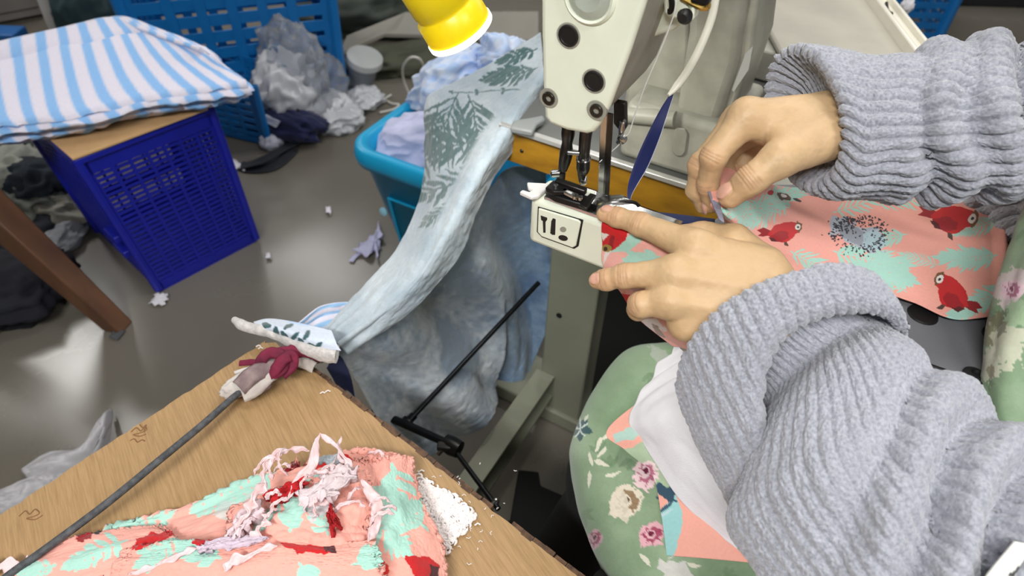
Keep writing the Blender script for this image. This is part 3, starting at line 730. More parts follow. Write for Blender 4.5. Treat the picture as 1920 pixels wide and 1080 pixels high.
# ---- head
FB = -.028
face = [(1013, -90), (1014, 60), (1017, 180), (1020, 220), (1030, 234), (1062, 246), (1100, 253), (1113, 249), (1122, 237), (1140, 204), (1180, 95), (1214, -12), (1236, -90)]
fp = [onb(x, y, FB) for x, y in face]
fpo = MB().prism(fp, BX * .010).build('faceplate', paint, mach, bevel=.004, seg=3)
inner = [onb(x, y, FB) for x, y in [(1018, -90), (1020, 60), (1023, 180), (1028, 215), (1062, 238), (1100, 245), (1116, 230), (1136, 200), (1176, 93), (1209, -14), (1230, -90)]]
MB().prism([p + BX * .011 for p in inner], BX * .10).build('head_casting', paint_shaded, mach, bevel=.004, seg=2)
def disc(px, py, r, h, b=FB, nm='cap', m=black_p, prof=None, n=28):
    c = onb(px, py, b)
    pr = prof or [(r * .75, -.004), (r, -.004), (r, h * .7), (r * .93, h), (r * .8, h), (r * .75, h * .55), (.0005, h * .5)]
    return MB().lathe(pr, c, -BX, n).build(nm, m, fpo, smooth=True)
for (x, y) in ((1066, 67), (1113.5, 152)):
    disc(x, y, .0082, .0012); disc(x, y, .0098, .0006, nm='cap_ring', m=paint_shaded, prof=[(.0082, -.003), (.0098, -.003), (.0098, .0004), (.0088, .0006), (.0083, .0002)])
for (x, y) in ((1029, 184), (1118.5, 207)):
    disc(x, y, .0056, .0020, nm='socket_screw', m=dsteel, prof=[(.003, -.003), (.0056, -.003), (.0056, .0012), (.005, .002), (.0028, .002), (.0026, -.001), (.0005, -.001)], n=20)
    disc(x, y, .0085, .0004, nm='screw_recess', m=paint_shaded, prof=[(.0056, -.003), (.0085, -.003), (.0085, .0003), (.0074, .0006), (.0058, .0001)], n=24)
c = onb(1106, -8, FB)
MB().lathe([(.017, -.004), (.0205, -.004), (.0205, .001), (.0185, .003), (.017, .001)], c, -BX, 36).build('sight_glass_ring', paint, fpo, smooth=True)
MB().lathe([(.0002, .0), (.010, .0045), (.0165, .0015), (.017, -.003)][::-1], c, -BX, 30).build('sight_glass', mat('clear_glass', (225, 230, 225), rough=.08, trans=.7), fpo, smooth=True)
# arm behind the head and its side covers
hp = [abz(onb(x, y, FB))[[0, 2]] for x, y in ((1030, -90), (1236, -90))]
a0, a1 = hp[0][0], hp[1][0]
MB().box(W((a0 + a1) / 2 + .004, .20, .235), (a1 - a0 - .03, .32, .11), FRAME).build('arm_casting', paint_shaded, mach, bevel=.012, seg=3)
sd = MB(); sd.prism([onb(x, y, .04) for x, y in ((1208, -60), (1204, 60), (1200, 72), (1228, 70), (1262, 58), (1285, 40), (1300, -60))], BX * .02)
sd.build('tension_mount', paint, mach, bevel=.006, seg=3)
MB().prism([onb(x, y, .03) for x, y in ((1242, -40), (1244, 26), (1256, 36), (1282, 37), (1290, 30), (1292, -40))], BX * .012).build('tension_plate', paint, mach, bevel=.005, seg=3)
MB().prism([onb(x, y, .028) for x, y in ((1276, 44), (1300, 38), (1303, 10), (1296, 10), (1292, 28), (1274, 36))], BX * .012).build('tension_bracket', paint, mach, bevel=.003)
MB().tube(crs([onb(x, y, .024) for x, y in ((1258, -8), (1260, 8), (1258, 20), (1253, 22))], 16), .0022, 8).build('slot_liner', blackish, mach, smooth=True)
MB().lathe([(.001, 0), (.005, 0), (.006, .004), (.0035, .009)], onb(1287, 28, .026), -BX, 16).build('tension_screw', black_p, mach, smooth=True)
brass = mat('brass', (200, 168, 92), rough=.3, metal=.9)
MB().tube(crs([onb(x, y, .03) for x, y in ((1278, -6), (1300, 6), (1318, 14), (1326, 11), (1324, 4))], 20), .0028, 8).build('thread_hook', brass, mach, smooth=True)
MB().box(onb(1316, -8, .03), (.014, .010, .010), FRAME).build('hook_block', blackish, mach, bevel=.002)
# ---- pillar on the table
ZT = .775
tz = ZT - O[2]
def ont(px, py): return Z(px, py, ZT)
bT = abz(ont(1135, 295))[1]                           # table front edge
bC = bT + .012
al = abz(onb(1158, 290, bC))[0]; ar = abz(onb(1352, 340, bC))[0]
zt_base = abz(onb(1300, 226, bC))[2]
MB().box(W((al + ar) / 2, bC + .075, (tz + zt_base) / 2), (ar - al, .15, zt_base - tz), FRAME).build('pillar_base', paint_shaded, mach, bevel=.010, seg=3)
MB().tube([onb(1165, 214, bC + .0), onb(1266, 224, bC + .0)], .0105, 16).build('base_roller', paint_shaded, mach, smooth=True)
MB().prism([onb(x, y, bC - .0005) for x, y in ((1264, 246), (1270, 238), (1284, 240), (1290, 250), (1286, 284), (1280, 292), (1268, 291), (1261, 282))], -BX * .0025).build('raised_pad', paint_shaded, mach, bevel=.002)
MB().prism([onb(x, y, bC + .02) for x, y in ((1292, -120), (1288, 60), (1262, 228), (1346, 236), (1385, 120), (1412, -120))], BX * .12).build('pillar', paint_shaded, mach, bevel=.012, seg=3)
MB().prism([onb(x, y, bC + .06) for x, y in ((1176, -120), (1188, 60), (1168, 200), (1290, 222), (1296, -120))], BX * .08).build('pillar_side', paint_shaded, mach, bevel=.006)
MB().prism([onb(x, y, bC + .03) for x, y in ((1402, -100), (1402, 0), (1372, 140), (1350, 230), (1366, 232), (1410, 100), (1432, -100))], BX * .10).build('pillar_cover', paint_shaded, mach, bevel=.004)
MB().prism([onb(x, y, bC + .029) for x, y in ((1398, 100), (1412, 86), (1404, 130), (1376, 172), (1372, 168))], -BX * .001).build('tape_patch', mat('grey_tape', (172, 172, 168), rough=.5), mach)
# ---- bars, needle, presser foot
def ring_tube(pts, rad, nm, m, b=.006, n=14, res=24):
    P = crs([onb(x, y, b) for x, y in pts], res); R = np.interp(np.linspace(0, 1, res), np.linspace(0, 1, len(rad)), rad)
    return MB().tube(P, R, n).build(nm, m, mach, smooth=True)
ring_tube(((1066, 235), (1064, 262), (1061, 292), (1055, 318)), (.0058, .0062, .0048, .0062, .0056, .0042), 'presser_bar', dsteel)
ring_tube(((1053, 322), (1051, 340), (1052, 362)), (.0040, .0042, .0030, .0050), 'presser_bar_holder', dsteel)
ring_tube(((1100, 240), (1097, 262), (1094, 302)), (.0058, .0055, .0050), 'needle_bar', dsteel)
ring_tube(((1094, 298), (1093, 318), (1091, 326), (1090, 341)), (.0062, .0063, .0050, .0036, .0022), 'needle_clamp', dsteel)
ring_tube(((1094, 296), (1094, 299)), (.0068, .0068), 'clamp_collar', steel, res=4)
ring_tube(((1090, 338), (1089, 374)), (.0009, .0008), 'needle', steel, n=8, res=4)
MB().lathe([(.001, 0), (.0028, 0), (.0028, .008), (.001, .009)], onb(1096, 334, .004), (AX * .3 - BX * .9), 12).build('clamp_screw', steel, mach, smooth=True)
MB().lathe([(.001, 0), (.0036, 0), (.0036, .007), (.001, .008)], onb(1048, 325, .002), (-AX * .8 - BX * .6), 12).build('clamp_screw', steel, mach, smooth=True)
MB().lathe([(.001, 0), (.0024, 0), (.0024, .010), (.001, .011)], onb(1086, 287, .002), (-AX * .9 - BX * .4), 10).build('clamp_screw', steel, mach, smooth=True)
# vertical finger guard strips right of the needle
for (x0, y0, x1, y1, wd, m_) in ((1134, 212, 1128, 372, .0075, steel), (1144, 212, 1136, 368, .006, dsteel)):
    p0, p1 = onb(x0, y0, .012), onb(x1, y1, .012); d = (p1 - p0); L = np.linalg.norm(d); d /= L
    MB().box((p0 + p1) / 2, (wd, .0016, L), (np.cross(BX, d), BX, d)).build('guard_strip', m_, mach, bevel=.0004)
# thread take-up guide hanging beside the head
gp = [onb(x, y, .03) for x, y in ((1150, 190), (1172, 194), (1173, 240), (1166, 252), (1150, 232))]
MB().prism(gp, BX * .006).build('thread_guide_plate', dsteel, mach, bevel=.001)
MB().lathe([(.001, 0), (.003, 0), (.0022, .004), (.003, .008), (.0022, .014), (.0034, .022)], onb(1168, 226, .026), (0, 0, -1), 12).build('thread_guide', steel, mach, smooth=True)
MB().lathe([(.001, 0), (.0042, .001), (.0042, .005), (.001, .006)], onb(1169, 258, .024), -BX, 14).build('thread_eyelet', steel, mach, smooth=True)

# ---- cylinder bed
bF = -.034; bK = .003
def bedpt(px, py): return onb(px, py, bF)
a_l = abz(bedpt(991, 420))[0]; zt = abz(bedpt(1060, 392))[2]; zb = abz(bedpt(1060, 481))[2]
a_r = .150
bed = MB().box(W((a_l + a_r) / 2, (bF + bK) / 2, (zt + zb) / 2), (a_r - a_l, bK - bF, zt - zb), FRAME).build('cylinder_bed', paint, mach, bevel=.006, seg=3)
MB().box(W(a_r + .00, .15, (zt + zb) / 2 - .068), (.07, .36, .05), FRAME).build('bed_support', paint_shaded, mach, bevel=.006)
# needle plate on top: bright steel strips with a pale left end
ztp = zt + .0005
def top(a, b, z=0): return W(a, b, ztp + z)
aL = abz(Z(1000, 376, O[2] + zt))[0]
MB().box(top((a_l + .003 + .016) / 2 + .004, (bF + bK) / 2 + .001, .0015), (.026, bK - bF - .008, .003), FRAME).build('plate_end', paint, mach, bevel=.0012)
MB().box(top((a_l + .028 + .085) / 2, (bF + bK) / 2 + .001, .001), (.085 - a_l - .028, bK - bF - .004, .002), FRAME).build('needle_plate', steel, mach, bevel=.0006)
for k, (bb, hh, m_) in enumerate(((-.030, .0034, steel), (-.024, .004, dsteel), (-.018, .0036, steel))):
    MB().box(top((a_l + .012 + .075) / 2, bb, hh / 2), (.075 - a_l - .014, .0036, hh), FRAME).build('feed_strip', m_, mach, bevel=.0006)
# latch cover with slots on the front of the bed
lc_ = [(1012, 388), (1010, 432), (1018, 441), (1076, 462), (1082, 458), (1091, 414), (1086, 410)]
MB().prism([bedpt(x, y) for x, y in [(1009, 387), (1007, 434), (1016, 444), (1077, 466), (1085, 461), (1094, 412)]], -BX * .0006).build('latch_gap', black_p, mach)
lco = MB().prism([bedpt(x, y) - BX * .0006 for x, y in lc_], -BX * .0022).build('latch_cover', paint, mach, bevel=.001)
def slot(pts, nm='slot', m_=black_p): MB().prism([onb(x, y, bF - .0028) for x, y in pts], -BX * .0004).build(nm, m_, lco)
slot([(1014, 404), (1026, 408), (1026, 412), (1023, 416), (1023, 436), (1019, 436), (1018, 414), (1015, 412)])
slot([(1034, 414), (1037, 409), (1042, 411), (1041, 440), (1036, 440), (1032, 437)])
def oval(cx, cy, rx, ry, nm, m_, rot=.25):
    slot([(cx + rx * math.cos(t) * math.cos(rot) - ry * math.sin(t) * math.sin(rot), cy + rx * math.cos(t) * math.sin(rot) + ry * math.sin(t) * math.cos(rot)) for t in np.linspace(0, 2 * math.pi, 18, endpoint=False)], nm, m_)
oval(1056, 446, 9, 5, 'slot', black_p); oval(1056, 430, 6, 5, 'latch_button', paint_shaded)
MB().lathe([(.001, 0), (.004, 0), (.004, .003), (.001, .003)], W(a_l, -.006, zt - .026), -AX, 12).build('end_screw', black_p, mach, smooth=True)
MB().lathe([(.001, 0), (.005, 0), (.005, .003), (.001, .003)], W(a_l, -.020, zt - .036), -AX, 12).build('end_screw', black_p, mach, smooth=True)
# pale lever at the left end
MB().prism([Z(x, y, O[2] + zt + .001) for x, y in ((974, 366), (996, 376), (1008, 374), (1030, 356), (1026, 350), (988, 348), (990, 358), (1000, 362), (992, 366), (980, 362))], ZX * .004).build('end_lever', mat('white_lever', (236, 234, 230), rough=.4), mach, bevel=.001)
# presser foot
f1 = abz(Z(1028, 362, O[2] + zt + .006))
def foot(px, py, h): return Z(px, py, O[2] + zt + h)
MB().prism([foot(x, y, .004) for x, y in ((1024, 370), (1022, 362), (1032, 352), (1050, 356), (1094, 376), (1106, 380), (1096, 396), (1080, 392), (1040, 380))], ZX * .007).build('presser_foot', blackish, mach, bevel=.0015); pfo = bpy.data.objects['presser_foot']
MB().prism([foot(x, y, .011) for x, y in ((1022, 360), (1036, 346), (1070, 356), (1062, 368), (1038, 368))], ZX * .005).build('foot_heel', blackish, pfo, bevel=.0012)
MB().prism([foot(x, y, .009) for x, y in ((1084, 388), (1106, 366), (1118, 370), (1100, 396))], ZX * .003).build('foot_toe', dsteel, pfo, bevel=.001)
MB().prism([foot(x, y, .012) for x, y in ((1052, 364), (1056, 358), (1086, 370), (1082, 378))], ZX * .004).build('foot_plate', steel, pfo, bevel=.001)
ring_tube(((1050, 345), (1046, 358)), (.0055, .0062), 'foot_shank', blackish, res=6)
MB().box(foot(1070, 350, .016), (.030, .006, .006), FRAME).build('foot_bridge', dsteel, pfo, bevel=.001)
for x, y in ((1042, 352), (1078, 372), (1088, 374)): MB().lathe([(.001, 0), (.0022, 0), (.0022, .003), (.001, .0032)], foot(x, y, .015), (0, 0, 1), 10).build('foot_screw', steel, pfo, smooth=True)
# tape folder plate right of the foot
fo = [[(1108, 392, .004), (1116, 378, .006), (1132, 370, .010), (1165, 367, .011)], [(1116, 402, .004), (1124, 388, .009), (1142, 378, .013), (1175, 372, .012)], [(1128, 410, .003), (1136, 396, .008), (1156, 386, .011), (1192, 382, .009)]]
G = patch([[foot(x, y, h) for x, y, h in r] for r in fo], 16, 24); sheet('tape_folder', G, steel, mach, None, .0012)
MB().tube(crs([foot(x, y, .012) for x, y in ((1150, 381), (1172, 378), (1190, 380), (1198, 386))], 14), .0016, 8).build('folder_rod', blackish, mach, smooth=True)
tag(mach, 'pale green industrial sewing machine with cylinder bed and faceplate', 'sewing machine')

# ---- thread, ribbon, tube fed to the machine
o = MB().tube(crs([onb(x, y, b) for x, y, b in ((1268, 2, .02), (1262, 32, .02), (1240, 90, .02), (1214, 150, .02), (1192, 210, .022), (1180, 248, .022), (1172, 256, .022))], 40), .0005, 6).build('thread', mat('white_thread', (226, 226, 224), rough=.6), smooth=True); tag(o, 'thin white thread running down beside the machine head', 'thread')
o = MB().tube(crs([onb(x, y, b) for x, y, b in ((1170, 258, .022), (1160, 272, .02), (1142, 288, .015), (1124, 304, .01))], 20), .0004, 5).build('thread', MATS['white_thread'], smooth=True); tag(o, 'short thread slanting from the eyelet to the guard strip', 'thread')
P = crs([D(x, y, t) for x, y, t in ((1348, -60, .66), (1341, 0, .66), (1332, 40, .66), (1312, 90, .655), (1288, 135, .65), (1266, 165, .648), (1253, 179, .646))], 50)
o = MB().tube(P, np.interp(np.linspace(0, 1, 50), (0, .55, .8, 1), (.0042, .0042, .0040, .0016)), 14).build('feed_tube', mat('cream_plastic_tube', (232, 230, 214), rough=.3), smooth=True); tag(o, 'cream curved plastic feed tube above the navy ribbon', 'tube')
rb = [[(1256, 177, .648), (1262, 178, .648)], [(1238, 205, .645), (1250, 212, .645)], [(1212, 255, .64), (1232, 262, .645)], [(1192, 300, .635), (1212, 310, .64)], [(1179, 340, .63), (1193, 345, .632)], [(1176, 362, .625), (1183, 366, .625)], [(1177, 378, .62), (1181, 382, .618)]]
rbf = np.array(rb, float); rbf = np.concatenate([rbf, (rbf[:, 1:] * 1.0 + (rbf[:, 1:] - rbf[:, :1]) * .16)], 1)
G = patch(PXT(rbf), 60, 13)
u, v = np.meshgrid(np.linspace(0, 1, 60), np.linspace(0, 1, 13), indexing='ij')
dye = np.where((v > .60)[..., None], lin((188, 192, 205)), lin((18, 30, 84)))
o = sheet('navy_ribbon', G, print_mat('ribbon_satin', rough=.5, bump=.1), None, dye, .0008); tag(o, 'navy tape ribbon with pale edge feeding into the folder', 'ribbon')
G = patch(PXT([[(1200, 396, .63), (1260, 402, .635), (1340, 412, .64)], [(1200, 410, .62), (1260, 418, .62), (1340, 425, .625)]]), 6, 20)
o = sheet('navy_tape', G, mat('navy_tape_cloth', (26, 38, 84), rough=.8, bump=.2, bscale=500), None, None, .001); tag(o, 'navy tape lying between the bed and the hands', 'tape')

# ================================================================== MACHINE TABLE AND STAND
tabE = empty('machine_table', W(.1, bT + .2, -O[2]))
aL0 = abz(Z(930, 240, ZT))[0]; aR0 = aL0 + .95
wood_e = mat('varnished_plywood_edge', (172, 126, 30), rough=.4, c2=(140, 98, 22), vscale=18, stretch=(1, 1, 3), bump=.1, bscale=80)
MB().box(W((aL0 + aR0) / 2, bT + .275, tz - .0315), (aR0 - aL0, .55, .055), FRAME).build('wooden_core', wood_e, tabE, bevel=.001)
MB().box(W((aL0 + aR0) / 2, bT + .275, tz - .002), (aR0 - aL0, .55, .004), FRAME).build('table_top', mat('grey_laminate', (96, 97, 95), rough=.45, var=.1, vscale=15), tabE)
MB().box(W((aL0 + aR0) / 2, bT - .002, tz - .001), (aR0 - aL0, .010, .008), FRAME).build('edge_strip', mat('aluminium_strip', (225, 225, 222), rough=.3, metal=.7), tabE, bevel=.0015)
cl = Z(972, 250, ZT + .008)
MB().prism([Z(x, y, ZT + .004) for x, y in ((962, 236), (1000, 230), (1018, 226), (1022, 234), (1006, 243), (998, 258), (956, 250))], ZX * .010).build('corner_clip', mat('grey_plastic_clip', (128, 132, 132), rough=.5), tabE, bevel=.003)
MB().lathe([(.001, 0), (.003, 0), (.002, .0015)], onb(978, 283, bT - .001), -BX, 10).build('nail', dsteel, tabE)
tag(tabE, 'yellow brown edged machine table with bright metal strip', 'table')

stand = empty('machine_stand', Z(1030, 790, 0))
stm = mat('olive_grey_stand_enamel', (140, 142, 124), rough=.5, var=.08, vscale=12, bump=.06, bscale=200)
pc = Z(1008, 772, 0); apc, bpc = abz(pc)[:2]
pw = abs(abz(Z(1078, 806, 0))[0] - apc) * 1.05; zf = -O[2]
MB().box(W(apc + pw / 2, bpc + .055, (zf + tz - .061) / 2), (pw, .11, tz - .061 - zf), FRAME).build('post', stm, stand, bevel=.004)
MB().box(W(apc + .35, bpc + .055, zf + .02), (1.0, .13, .04), FRAME).build('foot_bar', stm, stand, bevel=.004)
MB().box(W(apc + .80, bpc + .055, (zf + tz - .061) / 2), (pw, .11, tz - .061 - zf), FRAME).build('post', stm, stand, bevel=.004)
for s in (0, .1): MB().lathe([(.001, 0), (.006, 0), (.006, .002), (.001, .002)], W(apc - .0005 + .03, bpc, (.40 - s * 1.8) - O[2] + .12), -BX, 12).build('bolt_hole', black_p, stand)
MB().box(W(apc + pw + .33, bpc + .03, (zf + tz - .10) / 2 + .04), (.64, .012, tz - .22 - zf), FRAME).build('shade_panel', mat('under_table_shade', (20, 22, 20), rough=.7), stand, bevel=.002)  # added near-black sheet, stands in for the deep shade under the table
# channel beam running from the post toward the lower left
bt = Z(995, 668, .15); ab = abz(bt)
bl_ = .62; a_c = apc + .012
zc_ = .15 - O[2]
MB().box(W(a_c, bpc - bl_ / 2, zc_), (.044, bl_, .006), FRAME).build('channel_flange', stm, stand, bevel=.001)
MB().box(W(a_c - .019, bpc - bl_ / 2, zc_ - .035), (.006, bl_, .07), FRAME).build('channel_web', stm, stand, bevel=.001)
MB().box(W(a_c, bpc - bl_ / 2, zc_ - .068), (.044, bl_, .006), FRAME).build('channel_flange', stm, stand, bevel=.001)
tag(stand, 'olive grey steel machine stand with post and channel beam', 'stand')

# pedal linkage: rods with clamps
rodm = mat('black_rod', (38, 40, 44), rough=.35, metal=.7, var=.3, vscale=80)
link = empty('pedal_linkage', D(845, 838, 1.06) - ZX * .25)
MB().tube([D(766, 790, 1.10), D(1010, 530, 1.22)], .0045, 10).build('upper_rod', rodm, link, smooth=True)
MB().lathe([(.002, 0), (.011, .001), (.011, .012), (.007, .014), (.007, .024), (.003, .025)], D(758, 798, 1.10), D(1010, 530, 1.22) - D(766, 790, 1.10), 12).build('ball_joint', blackish, link, smooth=True)
MB().tube([D(700, 770, 1.11), D(760, 796, 1.09), D(846, 834, 1.06)], .007, 10).build('cross_rod', rodm, link, smooth=True)
q = D(848, 836, 1.055)
MB().lathe([(.003, -.016), (.014, -.014), (.016, 0), (.014, .014), (.003, .016)], q, AX, 14).build('clamp', blackish, link, smooth=True)
MB().box(q + np.array([-.012, -.006, .006]), (.022, .014, .012)).build('clamp_block', dsteel, link, bevel=.002)
MB().lathe([(.001, 0), (.005, 0), (.005, .012), (.002, .013)], q + np.array([-.014, -.008, .004]), (-.6, -.5, -.4), 8).build('clamp_bolt', steel, link, smooth=True)
MB().tube([D(853, 845, 1.05), D(935, 955, .98)], .0042, 10).build('lower_rod', rodm, link, smooth=True)
MB().tube(crs([D(x, y, .985) for x, y in ((922, 950), (926, 940), (932, 938), (931, 948), (924, 956))], 16), .003, 8).build('hook', steel, link, smooth=True)
tag(link, 'black pedal linkage rods with clamp beside the plywood edge', 'linkage')

# ================================================================== RIGHT HAND TRAYS
tr = empty('machine_cover', Z(1560, 60, .80)); cov = mat('pale_cover_enamel', (180, 176, 162), rough=.45, var=.05, vscale=12, c2=(168, 164, 151))
zc2 = .84
MB().prism([Z(x, y, zc2) for x, y in ((1420, -90), (1424, 20), (1472, 110), (1540, 230), (1830, 200), (1738, 88), (1640, -40), (1600, -90))], -ZX * .012).build('cover_plate', cov, tr, bevel=.004)
p0, p1 = Z(1632, -40, zc2), Z(1790, 160, zc2); d = (p1 - p0) / np.linalg.norm(p1 - p0); nn = np.cross(d, ZX); L = np.linalg.norm(p1 - p0)
rail_m = mat('ivory_rail', (232, 228, 214), rough=.3, var=.04, vscale=20)
MB().box((p0 + p1) / 2 + nn * .004 + ZX * .006, (L, .006, .016), (d, nn, ZX)).build('rail_lip', rail_m, tr, bevel=.002)
MB().box((p0 + p1) / 2 + nn * .020 + ZX * .001, (L, .03, .006), (d, nn, ZX)).build('rail_floor', rail_m, tr, bevel=.002)
MB().box((p0 + p1) / 2 + nn * .036 + ZX * .008, (L, .008, .022), (d, nn, ZX)).build('rail_lip', rail_m, tr, bevel=.003)
MB().tube(crs([Z(1662, 6, zc2 + .01), Z(1664, 20, zc2 + .012), Z(1672, 26, zc2 + .006)], 10), .003, 8).build('rail_pin', dsteel, tr, smooth=True)
MB().box(Z(1455, 90, .802), (.03, .16, .05), FRAME).build('cover_support', paint_shaded, tr, bevel=.004)
MB().prism([Z(x, y, .78) for x, y in ((1405, 122), (1455, 126), (1455, 134), (1404, 131))], ZX * .01).build('blue_band', mat('blue_band', (20, 70, 150), rough=.5), tr)
tag(tr, 'pale flat machine cover with ivory rail above the grey sleeve', 'machine cover')
o = lump('paper_wad', Z(1700, 12, zc2 - .02), (.010, .008, .012), scrap_m, amp=.5, scale=9, seed=77, n=14); tag(o, 'tiny white fluff stuck on the ivory rail', 'fluff')

tray = empty('work_tray', Z(1740, 640, .80)); ZTR = .862
traym = mat('dark_grey_tray', (112, 113, 118), rough=.55, var=.06, vscale=20, bump=.08, bscale=400)
MB().prism([Z(x, y, ZTR) for x, y in ((1330, 420), (1420, 345), (1925, 345), (1925, 470), (1890, 600), (1862, 732), (1840, 722), (1600, 640), (1420, 560))], -ZX * .010).build('tray_plate', traym, tray, bevel=.002)
p0, p1 = Z(1520, 612, ZTR), Z(1862, 735, ZTR); d = (p1 - p0) / np.linalg.norm(p1 - p0); nn = np.cross(d, ZX); L = np.linalg.norm(p1 - p0)
MB().tube([p0 + ZX * .001, p1 + ZX * .001], .004, 10).build('tray_lip', black_p, tray, smooth=True)
MB().box((p0 + p1) / 2 + nn * .016 - ZX * .014, (L, .028, .016), (d, nn, ZX)).build('front_rail', stm, tray, bevel=.005)
for x, y in ((1826, 706), (1862, 628)): MB().lathe([(.002, 0), (.009, 0), (.009, .002), (.006, .0045), (.004, .0045), (.003, .002), (.001, .002)], Z(x, y, ZTR), ZX, 18).build('bolt', black_p, tray, smooth=True)
MB().lathe([(.002, 0), (.013, 0), (.012, .002), (.002, .002)], Z(1730, 590, ZTR), ZX, 20).build('plug', black_p, tray, smooth=True)
for x, y in ((1500, 420), (1860, 400)):
    p = Z(x, y, ZTR); MB().box((p[0], p[1], (ZTR - .01) / 2), (.04, .04, ZTR - .012)).build('leg', stm, tray)
tag(tray, 'dark grey work tray under the pink parrot cloth', 'tray')

# ================================================================== YELLOW LAMP
lamp = empty('sewing_lamp', D(855, 60, .69))
lb, lt = D(806, -36, .66), D(862, 58, .70); la = (lt - lb) / np.linalg.norm(lt - lb)
ly_m = mat('yellow_plastic', (250, 225, 20), rough=.35, trans=.12, var=.03, vscale=20); 
LL = np.linalg.norm(lt - lb)
MB().lathe([(.010, -.03), (.026, -.022), (.0335, -.008), (.0335, LL * .40), (.031, LL * .47), (.0315, LL * .52), (.0355, LL * .56), (.0362, LL * .95), (.034, LL * .95), (.030, LL * .55), (.010, LL * .4)], lb, la, 40).build('lamp_cap', ly_m, lamp, smooth=True, angle=60)
MB().lathe([(.0355, LL * .93), (.0372, LL * .96), (.0372, LL * 1.04), (.034, LL * 1.07), (.001, LL * 1.09)], lb, la, 40).build('diffuser', emit_mat('lit_diffuser', (255, 255, 225), 7.0), lamp, smooth=True)
nk = crs([lb + la * -.02, lb + np.array([-.01, .02, .06]), lb + np.array([.03, .06, .16]), lb + np.array([.12, .10, .20])], 30)
MB().tube(nk, .006, 10).build('gooseneck', blackish, lamp, smooth=True)
tag(lamp, 'yellow sewing lamp with glowing white face left of machine', 'lamp')
ll = bpy.data.lights.new('lamp_light', 'SPOT'); ll.energy = 4.0; ll.spot_size = math.radians(150); ll.spot_blend = .6; ll.shadow_soft_size = .03; ll.color = (1.0, .99, .92)
lo = bpy.data.objects.new('lamp_light', ll); COL.objects.link(lo); lo.location = tuple(lb + la * (LL * 1.13)); lo.rotation_euler = Vector(la).to_track_quat('-Z', 'Y').to_euler()
# ================================================================== PLYWOOD WORK TABLE (lower left)
ZP = .62
Cn = Z(509, 632, ZP); E1 = Z(0, 965, ZP) - Cn; E2 = Z(1085, 1080, ZP) - Cn
E1 /= np.linalg.norm(E1); E2 /= np.linalg.norm(E2)
def ply_mat():
    m, nt, b = new_mat('worn_plywood'); N, L = nt.nodes, nt.links
    tc = N.new('ShaderNodeTexCoord'); mp = N.new('ShaderNodeMapping'); mp.vector_type = 'TEXTURE'
    mp.inputs['Rotation'].default_value = (0, 0, math.atan2(E2[1], E2[0]) - .30); mp.inputs['Scale'].default_value = (1.0, .06, 1.0)
    L.new(tc.outputs['Object'], mp.inputs['Vector'])
    nz = N.new('ShaderNodeTexNoise'); nz.inputs['Scale'].default_value = 30; nz.inputs['Detail'].default_value = 8; nz.inputs['Roughness'].default_value = .65
    L.new(mp.outputs[0], nz.inputs['Vector'])
    cr_ = N.new('ShaderNodeValToRGB'); e = cr_.color_ramp.elements
    e[0].position = .3; e[0].color = lin4((146, 115, 76)); e[1].position = .62; e[1].color = lin4((172, 139, 97))
    L.new(nz.outputs['Fac'], cr_.inputs['Fac'])
    n2 = N.new('ShaderNodeTexNoise'); n2.inputs['Scale'].default_value = 7; n2.inputs['Detail'].default_value = 4; L.new(tc.outputs['Object'], n2.inputs['Vector'])
    mr = N.new('ShaderNodeMapRange'); mr.inputs['To Min'].default_value = .84; mr.inputs['To Max'].default_value = 1.1; L.new(n2.outputs['Fac'], mr.inputs['Value'])
    mx = N.new('ShaderNodeMix'); mx.data_type = 'RGBA'; mx.blend_type = 'MULTIPLY'; mx.inputs['Factor'].default_value = 1
    L.new(cr_.outputs['Color'], mx.inputs[6]); L.new(mr.outputs[0], mx.inputs[7]); L.new(mx.outputs[2], b.inputs['Base Color'])
    b.inputs['Roughness'].default_value = .6
    bp = N.new('ShaderNodeBump'); bp.inputs['Strength'].default_value = .25; bp.inputs['Distance'].default_value = .001
    L.new(nz.outputs['Fac'], bp.inputs['Height']); L.new(bp.outputs[0], b.inputs['Normal'])
    return m
plym = ply_mat()
plyE = empty('plywood_table', (float(Cn[0] + E1[0] * .4 + E2[0] * .35), float(Cn[1] + E1[1] * .4 + E2[1] * .35), 0))
L1, L2 = .80, .72
# top with a slightly chipped outline
rs = np.random.RandomState(3); outl = []
for k in range(90):
    outl.append(Cn + E1 * L1 * k / 90 - E2 * (abs(rs.randn()) * .0012 - .001 + (.004 if k == 0 else 0)) * -1)
outl += [Cn + E1 * L1, Cn + E1 * L1 + E2 * L2]
for k in range(70):
    outl.append(Cn + E2 * L2 * (1 - k / 70) + E1 * (abs(rs.randn()) * .0012 + (.003 if k > 66 else 0)))
outl[-1] = Cn + E2 * .012 + E1 * .002
outl[0] = Cn + E1 * .012 + E2 * .002
ptop = MB().prism(outl, -ZX * .018).build('table_top', plym, plyE)
edm = mat('split_veneer_edge', (104, 76, 54), rough=.8, c2=(60, 44, 34), vscale=120, bump=.5, bscale=300)
nseg = 46
for k in range(nseg):
    a = .03 + k * (L2 - .08) / nseg; w_ = (L2 - .08) / nseg * rs.uniform(.85, 1.05)
    if 24 < k < 27: continue
    MB().box(Cn + E2 * (a + w_ / 2) + E1 * (-.001 + rs.uniform(-.0008, .0008)) - ZX * (.0075 + rs.uniform(-.0006, .0012)), (w_, rs.uniform(.0045, .0075), .0155), (E2, np.cross(ZX, E2), ZX)).build('edge_splinter', edm, ptop)
for (a, b) in ((.06, .06), (.74, .06), (.06, .66), (.74, .66)):
    p = Cn + E1 * a + E2 * b; MB().box((p[0], p[1], (ZP - .018) / 2), (.045, .045, ZP - .018), (E1, np.cross(ZX, E1), ZX)).build('leg', plym, plyE)
